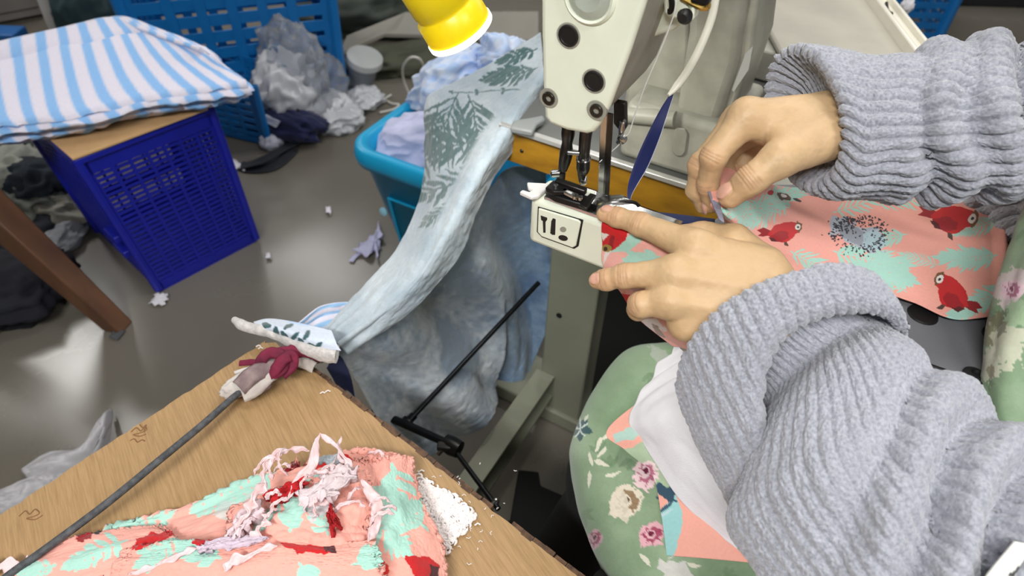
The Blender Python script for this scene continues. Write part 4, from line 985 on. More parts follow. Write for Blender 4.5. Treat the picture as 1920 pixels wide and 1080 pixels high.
# pencil scribbles on the top
pen = mat('pencil_mark', (126, 90, 58), rough=.8)
def scribble(pts):
    MB().tube(crs([Z(x, y, ZP) for x, y in pts], len(pts) * 6), .0007, 5).build('pencil_mark', pen, ptop)
scribble([(246, 810), (256, 802), (264, 808), (272, 800), (275, 806), (262, 812), (250, 815), (262, 818), (274, 814)])
scribble([(244, 826), (252, 823), (258, 829), (266, 825), (272, 827)])
scribble([(36, 968), (48, 958), (56, 964), (66, 955), (74, 962), (64, 968), (50, 972), (66, 974), (80, 966)])
scribble([(262, 796), (268, 802), (274, 797), (270, 810)])
tag(plyE, 'worn tan plywood work table with chipped edges at lower left', 'table')

# ---- dark cord running over the plywood
cm = mat('dark_rubber_cord', (88, 90, 94), rough=.65, c2=(58, 60, 64), vscale=150, bump=.5, bscale=500)
cp_ = crs([Z(-40, 1124, ZP + .010), Z(20, 1076, ZP + .012), Z(90, 1026, ZP + .018), Z(200, 944, ZP + .024), Z(300, 862, ZP + .026), Z(380, 796, ZP + .022), Z(446, 738, ZP + .016), Z(480, 716, ZP + .012)], 80)
o = MB().tube(cp_, .0040, 12).build('cord', cm, smooth=True); tag(o, 'dark grey rubber cord stretched over the plywood to the knot', 'cord')

# ---- rag knot at the corner
knot = empty('rag_knot', Z(510, 700, ZP))
wr = mat('dirty_white_rag', (206, 200, 194), rough=.9, c2=(176, 166, 160), vscale=40, bump=.5, bscale=200)
mr_ = mat('maroon_rag', (132, 28, 62), rough=.85, c2=(92, 20, 46), vscale=40, bump=.4, bscale=300)
gr_ = mat('greyish_brown_rag', (150, 132, 130), rough=.9, c2=(108, 88, 92), vscale=50, bump=.5, bscale=250)
lump('wrapped_end', Z(460, 716, ZP + .014), (.028, .014, .010), wr, knot, amp=.16, scale=8, seed=5, floor=ZP, rz=.75)
for i, (pts, wd, m_) in enumerate((
        (((448, 728, .018), (470, 706, .026), (500, 690, .026), (525, 682, .02)), .018, gr_),
        (((455, 742, .010), (480, 730, .014), (505, 705, .02), (530, 690, .02)), .014, wr),
        (((470, 735, .006), (496, 722, .012), (508, 700, .016), (540, 676, .022)), .012, gr_),
        (((482, 682, .010), (500, 676, .02), (520, 664, .03), (548, 660, .028), (565, 662, .02)), .012, mr_),
        (((492, 694, .020), (490, 676, .034), (506, 662, .036), (528, 668, .032), (530, 690, .026), (510, 704, .022)), .011, mr_),
        (((502, 706, .018), (515, 696, .026), (530, 676, .034), (545, 668, .034), (548, 684, .024), (528, 704, .018)), .012, mr_),
        (((450, 682, .004), (470, 680, .008), (490, 680, .016)), .006, mr_),
        (((540, 664, .028), (565, 656, .026), (590, 660, .02), (606, 668, .016)), .016, mr_),
        (((548, 676, .02), (570, 680, .012), (590, 690, .004)), .012, wr),
        (((440, 700, .003), (462, 692, .006), (486, 690, .012)), .003, wr),
        (((436, 710, .003), (455, 702, .006), (470, 698, .010)), .0025, wr))):
    G = ribbon([Z(x, y, ZP + h + .004) for x, y, h in pts], wd * 1.15, up=(.1, -.4, .9), n=40)
    k = np.linspace(-1, 1, 7)
    G[..., 2] += .004 * (1 - k ** 2)[None, :] * (wd / .014) + (.0015 * fbm(G * 1.0, 160, 2, i))
    sheet('rag_strip', G, m_, knot, None, .0022, 0)
lump('knot_core', Z(566, 664, ZP + .010), (.028, .016, .014), gr_, knot, amp=.3, scale=8, seed=9, floor=ZP, rz=.2)
tag(knot, 'maroon and dirty white rag knot tied at the plywood corner', 'rag knot')

# ================================================================== PALM LEAF CLOTH
palm_m = print_mat('brushed_palm_cotton', rough=.95, bump=.5, bscale=420, sheen=.35, var=.10)
FL = np.array([
 [(1014, 62, 1.12), (1016, 88, 1.11), (1018, 115, 1.08), (1022, 135, 1.05), (1024, 160, 1.07)],
 [(930, 112, 1.13), (950, 140, 1.10), (975, 160, 1.06), (992, 178, 1.02), (1002, 202, 1.05)],
 [(850, 155, 1.15), (880, 185, 1.10), (922, 212, 1.03), (952, 238, .972), (974, 264, 1.01)],
 [(802, 188, 1.17), (832, 238, 1.1), (875, 278, 1.02), (910, 305, .955), (930, 327, .995)],
 [(797, 262, 1.16), (813, 308, 1.08), (840, 348, 1.0), (870, 375, .93), (894, 400, .97)],
 [(789, 360, 1.10), (797, 388, 1.05), (813, 415, .97), (833, 445, .915), (858, 478, .955)],
 [(745, 470, 1.02), (755, 478, .98), (768, 495, .93), (786, 520, .895), (807, 546, .925)],
 [(672, 552, .95), (682, 558, .92), (698, 570, .895), (715, 590, .88), (731, 614, .90)],
 [(606, 628, .885), (614, 634, .875), (626, 641, .866), (638, 650, .864), (652, 664, .878)]], float)
n, m_ = 260, 150
PX = patch(FL, n, m_); G = PXT(PX); N = cam_facing(G, gnormal(G))
u, v = np.meshgrid(np.linspace(0, 1, n), np.linspace(0, 1, m_), indexing='ij')
q = np.stack([u * 5, v * 3], -1)
G = G + N * (.005 * fbm(q, 1.0, 3, 5) + .004 * np.exp(-((v - .62 + .06 * np.sin(u * 6)) / .05) ** 2) * -1.0 * sstep(.25, .6, u) + .0012 * fbm(q, 9, 2, 8))[..., None]
# gathers near the tie
G = G + N * (.006 * np.sin(v * 30 + 2 * fbm(q, 1, 2, 3)) * sstep(.78, 1.0, u))[..., None]
pr = Print(PX[..., 0], PX[..., 1], (206, 214, 220), jitter=3, jscale=.08)
mot = (fbm(np.stack([pr.x, pr.y], -1), .02, 4, 7) + 1) / 2
pr.c = lin((192, 200, 206)) * (1 - mot[:, None]) + lin((132, 150, 164)) * mot[:, None]
GRN = (66, 96, 98)
onflap = (v < .56).ravel(); keep = pr.c.copy()
for a in ((1012, 128, 2.85, 90, 7, 34, 9, .1), (1010, 90, 2.75, 70, 6, 24, 8, .1), (1000, 168, 3.0, 150, 3, 10, 6, .15), (862, 172, 1.9, 110, 8, 92, 8, .25), (880, 176, 1.25, 80, 6, 64, 8, .2),
          (925, 262, 2.95, 125, 7, 58, 10, .1), (915, 318, 2.7, 120, 6, 48, 9, .1), (826, 190, 1.8, 150, 7, 50, 7, .12), (860, 375, 2.4, 70, 6, 30, 7, .2)):
    pr.frond(a[0], a[1], a[2], a[3], a[4], a[5], a[6], GRN, bend=a[7], spread=.8, seed=int(a[0]))
pr.frond(980, 200, 2.4, 90, 7, 26, 5, (150, 166, 174), bend=.2, seed=4)
fade = sstep(.60, .52, v).ravel()[:, None]
dye = pr.c * fade + keep * (1 - fade)
palm = empty('palm_leaf_cloth', D(760, 780, 1.18) - ZX * .02)
sheet('printed_flap', G, palm_m, palm, dye, .0022)
DR = np.array([
 [(630, 655, .876), (694, 600, .915), (772, 526, .945), (842, 458, .985), (908, 366, 1.03), (955, 314, 1.11), (1022, 318, 1.20)],
 [(640, 672, .93), (715, 640, .98), (800, 578, 1.02), (870, 512, 1.08), (935, 432, 1.12), (975, 385, 1.19), (1026, 382, 1.24)],
 [(665, 712, 1.0), (740, 682, 1.06), (820, 632, 1.11), (885, 572, 1.17), (945, 505, 1.21), (985, 462, 1.25), (1030, 456, 1.28)],
 [(690, 762, 1.08), (765, 732, 1.13), (838, 692, 1.19), (895, 642, 1.25), (950, 585, 1.28), (990, 542, 1.31), (1028, 542, 1.33)],
 [(720, 808, 1.15), (788, 788, 1.20), (850, 752, 1.24), (898, 708, 1.29), (948, 662, 1.33), (985, 632, 1.35), (1024, 628, 1.37)],
 [(730, 862, 1.20), (800, 832, 1.23), (858, 798, 1.27), (900, 752, 1.32), (935, 716, 1.37), (965, 706, 1.39), (1000, 706, 1.41)]], float)
n, m_ = 230, 260
PX = patch(DR, n, m_); G = PXT(PX); N = cam_facing(G, gnormal(G))
u, v = np.meshgrid(np.linspace(0, 1, n), np.linspace(0, 1, m_), indexing='ij')
fo_ = fbm(np.stack([v * 7 - u * 2.2, u * 1.2], -1), 1.0, 3, 12)
big = np.sin((v * 5.2 - u * 1.6) * 3.2 + 1.4 * fbm(np.stack([v * 3, u * 2], -1), 1, 2, 4))
G = G + N * ((.018 * big + .018 * fo_) * sstep(.0, .3, u) * sstep(0, .12, v) + .0015 * fbm(np.stack([u, v], -1), 40, 2, 2))[..., None]
# folded edge where the near layer overlaps the deeper one
G = G + N * (.030 * sstep(.60, .58, v) * sstep(.35, .7, u))[..., None]
q = np.stack([PX[..., 0], PX[..., 1]], -1)
mo = np.clip((fbm(q, .012, 4, 21) + .9 * fbm(q * np.array([1, .35]), .03, 4, 22) + .5 * fbm(q, .12, 3, 24)) * .85 + .5, 0, 1)[..., None]
dye = lin((222, 228, 233)) * (1 - mo) + lin((146, 164, 184)) * mo
deep = sstep(.50, .70, v)[..., None]  # deeper layer darker and bluer: shade under the table mixed into its colour
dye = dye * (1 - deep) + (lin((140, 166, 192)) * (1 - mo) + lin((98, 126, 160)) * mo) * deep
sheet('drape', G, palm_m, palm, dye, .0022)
# twisted end with fuzzy white selvage lying on the corner
tw = crs([Z(x, y, ZP + h) for x, y, h in ((440, 600, .020), (460, 612, .030), (500, 622, .034), (540, 636, .034), (575, 652, .034), (600, 660, .032), (632, 664, .030))], 60)
rad = np.interp(np.linspace(0, 1, 60), (0, .1, .3, .6, 1), (.004, .007, .0065, .008, .012)) * (1 + .12 * vnoise(np.stack([np.linspace(0, 14, 60)] * 2, -1), 4))
fz = mat('fuzzy_white_selvage', (214, 210, 206), rough=.95, c2=(178, 174, 172), vscale=90, bump=.8, bscale=260, sheen=.4)
MB().tube(tw, rad, 14).build('twisted_selvage', fz, palm, smooth=True)
nn_ = [[(476, 606, .020), (500, 600, .026), (530, 602, .030), (572, 610, .036), (622, 622, .040)], [(480, 612, .034), (515, 614, .044), (545, 622, .046), (585, 634, .046), (630, 642, .046)], [(486, 620, .032), (525, 630, .036), (560, 642, .038), (598, 652, .040), (640, 658, .042)]]
PXe = patch(np.array([[(x, y, TZ(x, y, ZP + h)) for x, y, h in r] for r in nn_]), 40, 90)
pr = Print(PXe[..., 0], PXe[..., 1], (204, 214, 230), jitter=2, jscale=.1)
for (x, y, a) in ((500, 612, .3), (520, 622, 1.0), (535, 628, .8), (552, 632, -.6), (566, 640, .9), (584, 646, .4), (598, 648, -.5), (575, 630, -.9), (540, 615, -.5)): pr.leaf(x - 9 * math.cos(a), y - 9 * math.sin(a), x + 11 * math.cos(a), y + 11 * math.sin(a), 9, (50, 84, 88))
pr.blob(560, 606, 26, 6, .2, (176, 204, 240), .8)
sheet('printed_end', PXT(PXe), palm_m, palm, pr.c, .002)
tag(palm, 'grey palm leaf printed cloth draped from machine table to plywood', 'cloth')
# striped piece caught behind the cloth
sg = patch(np.array([[(x, y, t) for x, y, t in r] for r in [[(556, 606, .90), (600, 574, .95), (655, 566, .99), (690, 570, 1.0)], [(562, 625, .90), (606, 600, .95), (660, 590, .99), (700, 590, 1.0)], [(590, 650, .90), (630, 640, .94), (670, 620, .99), (700, 615, 1.0)]]]), 40, 60)
u, v = np.meshgrid(np.linspace(0, 1, 40), np.linspace(0, 1, 60), indexing='ij')
G = PXT(sg); G += cam_facing(G, gnormal(G)) * (.003 * fbm(np.stack([u, v], -1), 5, 2, 3))[..., None]
o = sheet('striped_cloth', G, stripe_m, None, stripe_dye(u * .9 + .1, v, 4.2, seed=3, blue=(160, 204, 244)), .002); tag(o, 'blue and white striped cloth tucked behind the palm cloth', 'cloth')
sg = patch(np.array([[(612, 690, .885), (628, 664, .888), (640, 672, .90)], [(625, 712, .905), (640, 690, .905), (656, 705, .92)], [(636, 735, .93), (652, 730, .93), (666, 745, .94)]]), 20, 20)
o = sheet('navy_scrap', PXT(sg), navy_cloth, None, None, .003); tag(o, 'dark navy scrap hanging at the plywood corner below the tie', 'scrap')

# ================================================================== PINK SCRAPS ON THE PLYWOOD
pink_m = print_mat('parrot_print_cotton', rough=.88, bump=.3, bscale=700, sheen=.2, var=.05)
def pink_sheet(name, net, n, m_, deco, lab, amp=.004, seed=1, th=.0012, base=PINK, zoff=0, rag=0.0, fray=False, parent=None, wr=3.0):
    A = np.array([[(x, y, TZ(x, y, ZP + h + zoff)) for x, y, h in r] for r in net], float)
    PX = patch(A, n, m_); u, v = np.meshgrid(np.linspace(0, 1, n), np.linspace(0, 1, m_), indexing='ij')
    if rag:
        ed = np.minimum(np.minimum(u, 1 - u), np.minimum(v, 1 - v)); k = sstep(.06, 0, ed) * rag
        PX[..., 0] += k * vnoise(np.stack([u * 90, v * 90], -1), seed); PX[..., 1] += k * vnoise(np.stack([u * 90, v * 90], -1), seed + 7)
    G = PXT(PX); N = cam_facing(G, gnormal(G))
    G = G + N * (amp * fbm(np.stack([u * wr, v * wr], -1), 1.0, 3, seed) + .0006 * fbm(np.stack([u, v], -1), 60, 2, seed + 3))[..., None]
    G[..., 2] = np.maximum(G[..., 2], ZP + .0015)
    pr = Print(PX[..., 0], PX[..., 1], base, jitter=4, jscale=.06, seed=seed); deco(pr)
    o = sheet(name, G, pink_m, parent, pr.c, th); tag(o, lab, 'fabric scrap', 'pink scraps on the plywood'); return o
def deco_back(p):
    p.frond(520, 885, 2.6, 150, 8, 40, 16, MINT, bend=.2, seed=3); p.frond(330, 960, 2.9, 120, 6, 36, 14, MINT, bend=-.2, seed=5); p.frond(700, 880, 2.9, 130, 6, 40, 14, MINT, seed=6)
    p.blob(450, 950, 60, 26, -.4, (204, 214, 210), .8, .5, 4); p.blob(620, 868, 40, 10, -.2, RED, 1, .4, 5); p.blob(560, 870, 26, 7, -.3, (150, 26, 34), 1, .5, 8)
def deco_right(p):
    p.frond(735, 868, 1.35, 110, 6, 42, 18, MINT, bend=.3, seed=2); p.frond(700, 960, 1.2, 90, 6, 40, 12, MINT, bend=-.5, seed=4); p.frond(800, 1000, -2.4, 110, 6, 40, 14, MINT, seed=9); p.frond(720, 1040, -1.0, 100, 6, 36, 12, MINT, seed=12)
    p.poly([(760, 1040), (800, 1046), (818, 1062), (806, 1100), (775, 1100)], RED); p.poly([(800, 1060), (818, 1066), (812, 1100), (802, 1100)], (80, 30, 34)); p.blob(712, 1068, 16, 14, .3, (206, 48, 40), 1, .4, 3)
def deco_front(p):
    p.frond(330, 1012, 2.5, 70, 5, 34, 12, MINT, seed=3); p.frond(240, 1010, 2.7, 110, 6, 34, 14, MINT, seed=13); p.frond(420, 1050, -2.8, 80, 6, 40, 16, MINT, seed=5); p.frond(560, 1050, 1.0, 90, 6, 40, 20, MINT, bend=.3, seed=7); p.frond(110, 1060, 2.9, 60, 5, 26, 12, MINT, seed=9); p.frond(660, 1060, -.4, 80, 6, 34, 14, MINT, seed=15)
    p.poly([(522, 1018), (560, 1022), (600, 1026), (626, 1028), (632, 1038), (596, 1042), (560, 1040), (534, 1030)], RED); p.poly([(606, 1024), (630, 1026), (634, 1040), (610, 1038)], (84, 34, 40))
    p.poly([(244, 1030), (255, 1008), (300, 998), (330, 990), (332, 1002), (296, 1016), (268, 1034)], (196, 30, 34)); p.poly([(362, 1024), (372, 1004), (395, 1000), (408, 1014), (398, 1026)], (190, 28, 36)); p.blob(160, 1012, 16, 8, -.2, (150, 30, 36), 1, .4, 3); p.blob(182, 1000, 10, 6, 0, (50, 44, 44), 1, .3, 5)
pink_sheet('pink_scrap', [[(200, 1000, .004), (330, 955, .010), (480, 900, .016), (570, 862, .018), (680, 850, .018), (770, 856, .012)], [(200, 1020, .006), (340, 985, .022), (480, 930, .034), (580, 892, .034), (690, 880, .030), (774, 890, .016)],
  [(190, 1050, .006), (330, 1030, .030), (480, 980, .046), (590, 935, .044), (700, 925, .036), (784, 930, .018)], [(180, 1090, .004), (320, 1080, .030), (470, 1050, .046), (600, 1010, .050), (710, 1000, .040), (800, 990, .018)], [(180, 1140, .004), (320, 1130, .030), (470, 1110, .046), (600, 1090, .050), (710, 1080, .040), (800, 1060, .018)]], 150, 220, deco_back, 'pink and mint scrap at the back of the plywood pile', amp=.012, seed=4, rag=5, wr=5)
pink_sheet('pink_scrap', [[(640, 862, .030), (690, 858, .034), (730, 856, .034), (772, 858, .020)], [(640, 920, .044), (690, 912, .050), (735, 905, .048), (776, 905, .026)], [(650, 980, .052), (700, 965, .058), (750, 960, .052), (800, 965, .026)], [(660, 1040, .054), (705, 1030, .060), (770, 1020, .052), (826, 1030, .022)], [(660, 1120, .05), (720, 1110, .056), (780, 1100, .048), (834, 1100, .018)]],
  160, 130, deco_right, 'salmon pink folded scrap on the right of the plywood pile', amp=.008, seed=9, rag=4)
pink_sheet('pink_scrap', [[(30, 1066, .004), (120, 1020, .010), (200, 998, .014), (262, 990, .02), (300, 985, .02)], [(20, 1080, .006), (110, 1050, .022), (200, 1030, .034), (270, 1012, .038), (330, 1008, .038)], [(10, 1120, .004), (110, 1100, .02), (200, 1080, .034), (280, 1060, .042), (340, 1050, .044)]],
  70, 130, deco_front, 'pink parrot scrap at the left tip of the plywood pile', amp=.006, seed=12, rag=4)
pink_sheet('pink_scrap', [[(230, 1034, .036), (330, 1020, .054), (430, 1016, .066), (530, 1014, .070), (620, 1022, .072), (700, 1016, .070)], [(225, 1046, .040), (330, 1036, .062), (430, 1034, .074), (530, 1032, .078), (625, 1040, .080), (712, 1034, .076)], [(215, 1070, .036), (320, 1064, .058), (430, 1062, .072), (530, 1060, .078), (630, 1066, .080), (720, 1066, .074)], [(205, 1140, .02), (320, 1140, .045), (430, 1140, .06), (530, 1140, .068), (640, 1140, .07), (735, 1140, .06)]],
  110, 240, deco_front, 'pink scrap with red parrot wing folded across the pile front', amp=.006, seed=15, rag=3)
def deco_mid(p):
    p.frond(540, 1000, -1.4, 70, 6, 36, 14, MINT, bend=.3, seed=3); p.frond(620, 1010, -2.0, 80, 6, 34, 12, MINT, seed=5); p.frond(470, 1000, -.8, 60, 5, 30, 12, MINT, seed=7); p.blob(600, 950, 14, 30, .5, (222, 206, 212), .8, .5, 3)
pink_sheet('pink_scrap', [[(430, 960, .050), (500, 925, .058), (570, 905, .062), (640, 890, .060), (690, 885, .052)], [(430, 985, .056), (500, 960, .070), (570, 945, .074), (640, 930, .070), (696, 925, .058)], [(430, 1015, .060), (500, 1000, .072), (570, 990, .076), (640, 985, .074), (700, 980, .062)], [(430, 1050, .055), (500, 1045, .066), (570, 1040, .070), (640, 1040, .070), (700, 1040, .062)]],
  90, 160, deco_mid, 'pink and mint scrap bulging in the middle of the pile', amp=.008, seed=19, rag=5, wr=6)
# red and pale pieces poking out between folds
def ragpiece(px, h, col, lab, seed, amp=.006):
    c = [Z(x, y, ZP + hh) for (x, y), hh in zip(px, h)]
    o = crumpled_sheet('frayed_scrap', c, mat('frayed_%d' % seed, col, rough=.92, var=.2, vscale=90, bump=.5, bscale=400), amp=amp, seed=seed, n=30, ragged=.35, scale=14, th=.0016); tag(o, lab, 'fabric scrap', 'pink scraps on the plywood')
ragpiece(((494, 934), (520, 945), (575, 922), (572, 906)), (.076, .076, .072, .072), (196, 26, 32), 'frayed red scrap lying across the middle of the pile', 21)
ragpiece(((620, 945), (636, 975), (630, 1008), (618, 985)), (.080, .082, .080, .080), (186, 26, 34), 'narrow red frayed scrap standing in a fold of the pile', 22)
ragpiece(((430, 1010), (462, 1000), (500, 960), (470, 950)), (.074, .078, .076, .070), (232, 208, 214), 'pale lilac frayed scrap left of the red wing', 23, .006)
ragpiece(((556, 960), (640, 930), (668, 880), (610, 880)), (.080, .084, .074, .072), (226, 208, 212), 'pale frayed scrap ruffled at the centre of the pile', 24, .007)
ragpiece(((600, 875), (640, 885), (650, 868), (612, 862)), (.054, .058, .056, .052), (178, 186, 194), 'grey mottled scrap behind the frayed strips', 25)
ragpiece(((370, 1040), (480, 1025), (500, 1012), (400, 1018)), (.074, .078, .076, .072), (216, 198, 214), 'pale lilac strip lying along the front fold', 26, .004)
frm = print_mat('frayed_pink', rough=.95, bump=.5, bscale=500, sheen=.3)
def strip(pts, wd, seed, lab):
    n = 80; P = crs([Z(x, y, ZP + h) for x, y, h in pts], n); T = np.gradient(P, axis=0); T /= np.linalg.norm(T, axis=1, keepdims=True)
    vw = CAMP - P; vw /= np.linalg.norm(vw, axis=1, keepdims=True); S_ = np.cross(T, vw); S_ /= np.linalg.norm(S_, axis=1, keepdims=True)
    k = np.linspace(0, 1, n); tp_ = np.clip(np.minimum(k, 1 - k) * 9, .12, 1)
    e1 = (.5 + .55 * vnoise(np.stack([k * 8, k * 0 + seed], -1), seed)) * tp_ * .7; e2 = (.5 + .55 * vnoise(np.stack([k * 9, k * 0 + seed + 5], -1), seed + 2)) * tp_ * .7
    c_ = np.linspace(0, 1, 6)
    off = (-e1[:, None] * (1 - c_) + e2[:, None] * c_) * wd
    G = P[:, None] + S_[:, None] * off[..., None] + vw[:, None] * (.0012 * np.sin(c_ * 9 + k[:, None] * 20))[..., None]
    K = k[:, None] + c_[None] * 0
    c = (fbm(np.stack([K * 9, c_[None] * 2 + K * 0], -1), 1, 2, seed + 3) + 1)[..., None] / 2
    d = lin((238, 226, 232)) * (1 - c) + lin((238, 186, 182)) * c
    o = sheet('frayed_strip', G, frm, None, d, .0008, 0); tag(o, lab, 'fabric strip', 'frayed strips on the pink pile')
strip([(600, 812, .10), (594, 840, .088), (586, 868, .078), (560, 905, .078), (540, 935, .082)], .008, 1, 'frayed pale strip standing up highest from the pile')
strip([(600, 812, .10), (618, 826, .098), (636, 846, .09), (652, 868, .08), (662, 890, .072)], .006, 2, 'thin frayed strip arching right from the peak')
strip([(640, 818, .09), (636, 842, .088), (642, 862, .08), (668, 880, .066)], .005, 3, 'short whisker of thread beside the arching strip')
strip([(660, 880, .074), (640, 910, .084), (600, 930, .084), (560, 948, .084)], .016, 4, 'broad pale frayed strip running down the pile middle')
strip([(676, 898, .070), (694, 920, .072), (704, 955, .072), (700, 990, .07), (690, 1015, .078)], .010, 5, 'white frayed strip along the salmon fold')
strip([(530, 850, .05), (500, 872, .056), (492, 900, .06), (486, 950, .066)], .010, 6, 'frayed strip at the left shoulder of the pile')
strip([(440, 1000, .078), (462, 965, .088), (476, 935, .086), (500, 905, .078)], .010, 7, 'upright lilac frayed strip left of centre')
strip([(470, 1008, .080), (490, 985, .088), (502, 962, .086)], .012, 8, 'short pink frayed strip beside the lilac one')
strip([(370, 1028, .066), (330, 1046, .066), (290, 1062, .058), (240, 1078, .05)], .008, 9, 'pale frayed strip trailing down the front left')
strip([(690, 850, .03), (706, 846, .034), (718, 852, .034), (724, 862, .032)], .005, 10, 'loose curl of thread at the top edge of the pile')
strip([(510, 868, .05), (520, 850, .056), (545, 842, .056), (580, 846, .058)], .006, 11, 'thin frayed strip lying along the pile back')
strip([(60, 1062, .012), (40, 1064, .010), (0, 1062, .008), (-30, 1070, .008)], .016, 12, 'white frayed strip under the cord at lower left')
strip([(420, 1072, .08), (440, 1050, .084), (480, 1034, .086), (520, 1024, .086)], .008, 13, 'pink frayed strip crossing the front fold')
rr = random.Random(21)
for k in range(16):
    x, y = rr.uniform(470, 700), rr.uniform(880, 1000); a = rr.uniform(-2.4, -.6); L = rr.uniform(25, 60); h = .070 + rr.uniform(0, .012)
    strip([(x, y, h), (x + L * .4 * math.cos(a), y + L * .4 * math.sin(a), h + .010), (x + L * .8 * math.cos(a + .3), y + L * .8 * math.sin(a + .3), h + .012), (x + L * math.cos(a + .6), y + L * math.sin(a + .6), h + .006)], rr.uniform(.002, .005), 40 + k, 'loose thin torn strip tangled in the middle of the pink pile')
# fluffy lint beside the pile
mb = MB(); rl = random.Random(8); lp = [(782, 895), (812, 912), (850, 935), (888, 968), (872, 990), (850, 1010), (836, 1040), (810, 990), (790, 940)]
lpw = np.array([Z(x, y, ZP)[:2] for x, y in lp]); lo_, hi_ = lpw.min(0), lpw.max(0); cnt = 0
while cnt < 750:
    p = np.array([rl.uniform(lo_[0], hi_[0]), rl.uniform(lo_[1], hi_[1])])
    if not in_poly(np.array([p[0]]), np.array([p[1]]), lpw)[0]: continue
    cnt += 1; z = ZP + rl.uniform(.001, .004); a = rl.uniform(0, 6.3); r = rl.uniform(.002, .0055); arc = rl.uniform(1.2, 4.0); ti = rl.uniform(-.4, .4)
    pts = [(p[0] + r * math.cos(a + arc * k / 5), p[1] + r * math.sin(a + arc * k / 5), z + ti * r * k / 5 + .001 * math.sin(k)) for k in range(6)]
    mb.tube(pts, [.0004, .0011, .0013, .0013, .0011, .0004], 5)
o = mb.build('lint', mat('white_lint', (236, 230, 228), rough=.95, sheen=.4), smooth=True); tag(o, 'fluffy white lint patch beside the pink scraps on plywood', 'lint', kind='stuff')
mb = MB()
for k in range(60):
    x = rl.gauss(835, 55); y = rl.gauss(955, 45); p = Z(x, y, ZP + .001); a = rl.uniform(0, 6.3); r = rl.uniform(.001, .003)
    mb.tube([p, p + np.array([r * math.cos(a), r * math.sin(a), .0006]), p + np.array([r * 1.6 * math.cos(a + .6), r * 1.6 * math.sin(a + .6), 0])], .0004, 4)
for (x, y) in ((480, 650), (484, 654), (610, 735), (600, 738), (860, 1000), (785, 885), (890, 985)):
    p = Z(x, y, ZP + .001); mb.tube([p, p + np.array([.003, .002, .001]), p + np.array([.006, .001, 0])], .0008, 5)
o = mb.build('lint_specks', MATS['white_lint'], smooth=True); tag(o, 'scattered white fluff specks on the plywood', 'lint', kind='stuff')

# ================================================================== PARROT CLOTH ON THE TRAY
zs = np.array([.950, .947, .914, .887, .874, .871, .870, .870])
rows = [[(1342, 322), (1368, 314), (1425, 342), (1500, 352), (1600, 356), (1700, 360), (1800, 363), (1885, 366)],
        [(1328, 350), (1362, 364), (1424, 385), (1502, 396), (1602, 404), (1702, 410), (1800, 415), (1893, 420)],
        [(1336, 380), (1366, 402), (1428, 426), (1508, 444), (1606, 456), (1704, 464), (1802, 472), (1897, 480)],
        [(1343, 402), (1376, 432), (1440, 466), (1522, 494), (1616, 508), (1706, 520), (1802, 532), (1895, 536)],
        [(1352, 414), (1392, 456), (1456, 500), (1536, 532), (1630, 545), (1712, 566), (1796, 599), (1888, 590)]]
PX = np.array([[(x, y, TZ(x, y, zs[j] - max(0, i - 2) * (.022, .024, .012, .004, 0, 0, 0, 0)[j])) for j, (x, y) in enumerate(r)] for i, r in enumerate(rows)])
n, m_ = 260, 520
PX = patch(PX, n, m_); G = PXT(PX); N = cam_facing(G, gnormal(G))
u, v = np.meshgrid(np.linspace(0, 1, n), np.linspace(0, 1, m_), indexing='ij')
G = G + N * (.0025 * fbm(np.stack([u * 3, v * 5], -1), 1, 3, 6) + .003 * np.sin(u * 5 + v * 9) * sstep(.5, .2, v) + .005 * sstep(.94, .985, v) - .018 * sstep(.975, 1.0, v))[..., None]
G[..., 2] = np.maximum(G[..., 2], ZTR + .002)
pr = Print(PX[..., 0], PX[..., 1], (242, 170, 156), jitter=1.6, jscale=.12)
for a in ((1480, 350, 2.2, 90, 6, 40, 9, .3), (1400, 400, -.5, 110, 7, 36, 10, .2), (1430, 380, 2.8, 80, 6, 30, 9, .2), (1560, 400, -.3, 150, 9, 30, 8, -.1), (1560, 470, .35, 130, 8, 44, 13, -.25), (1480, 470, .5, 100, 7, 34, 10, .1),
          (1640, 385, -.15, 130, 8, 26, 8, .1), (1700, 440, 2.95, 100, 7, 28, 11, -.2), (1870, 480, 2.95, 100, 8, 36, 13, .25), (1870, 415, 2.75, 80, 6, 28, 9, .3), (1890, 545, 2.8, 110, 7, 38, 15, -.2), (1620, 480, .75, 90, 7, 40, 14, -.4), (1700, 548, -2.7, 80, 6, 20, 6, .2), (1850, 385, .3, 60, 5, 22, 8, 0), (1760, 500, -2.9, 70, 5, 18, 5, .1), (1380, 360, 1.2, 60, 5, 22, 7, .2)):
    pr.frond(a[0], a[1], a[2], a[3], a[4] + 4, a[5], a[6] * .62, MINT, bend=a[7], spread=.85, seed=int(a[0] + a[1]))
# grey crested bird
pr.blob(1612, 443, 52, 24, .35, (176, 184, 196), 1, .6, 4); pr.blob(1600, 440, 36, 15, .5, (150, 156, 168), 1, .25, 6); pr.blob(1640, 452, 22, 20, .2, (176, 206, 214), .8, .4, 8)
rs = random.Random(4)
for k in range(330):
    a = rs.uniform(0, 6.28); rr = rs.gauss(1.0, .16); x = 1610 + 46 * rr * math.cos(a + .2); y = 440 + 30 * rr * math.sin(a) + 8 * math.cos(a)
    if k % 4 == 0: x, y = 1580 + rs.gauss(0, 14) + k * .06, 405 + abs(rs.gauss(0, 12)) + k * .05
    pr.blob(x, y, rs.uniform(1.2, 2.6), rs.uniform(.9, 1.8), a, (44, 42, 56))
pr.parrot(1472, 434, .10, 50); pr.parrot(1788, 413, .40, 70); pr.parrot(1782, 550, math.pi + .42, 66, flip=-1)
pr.blob(1472, 368, 14, 6, .2, (92, 70, 62), 1, .3, 3); pr.blob(1470, 366, 6, 3, .2, (225, 220, 214)); pr.blob(1444, 362, 6, 4, 0, (190, 40, 50)); pr.blob(1496, 374, 8, 3, .3, (70, 60, 60))
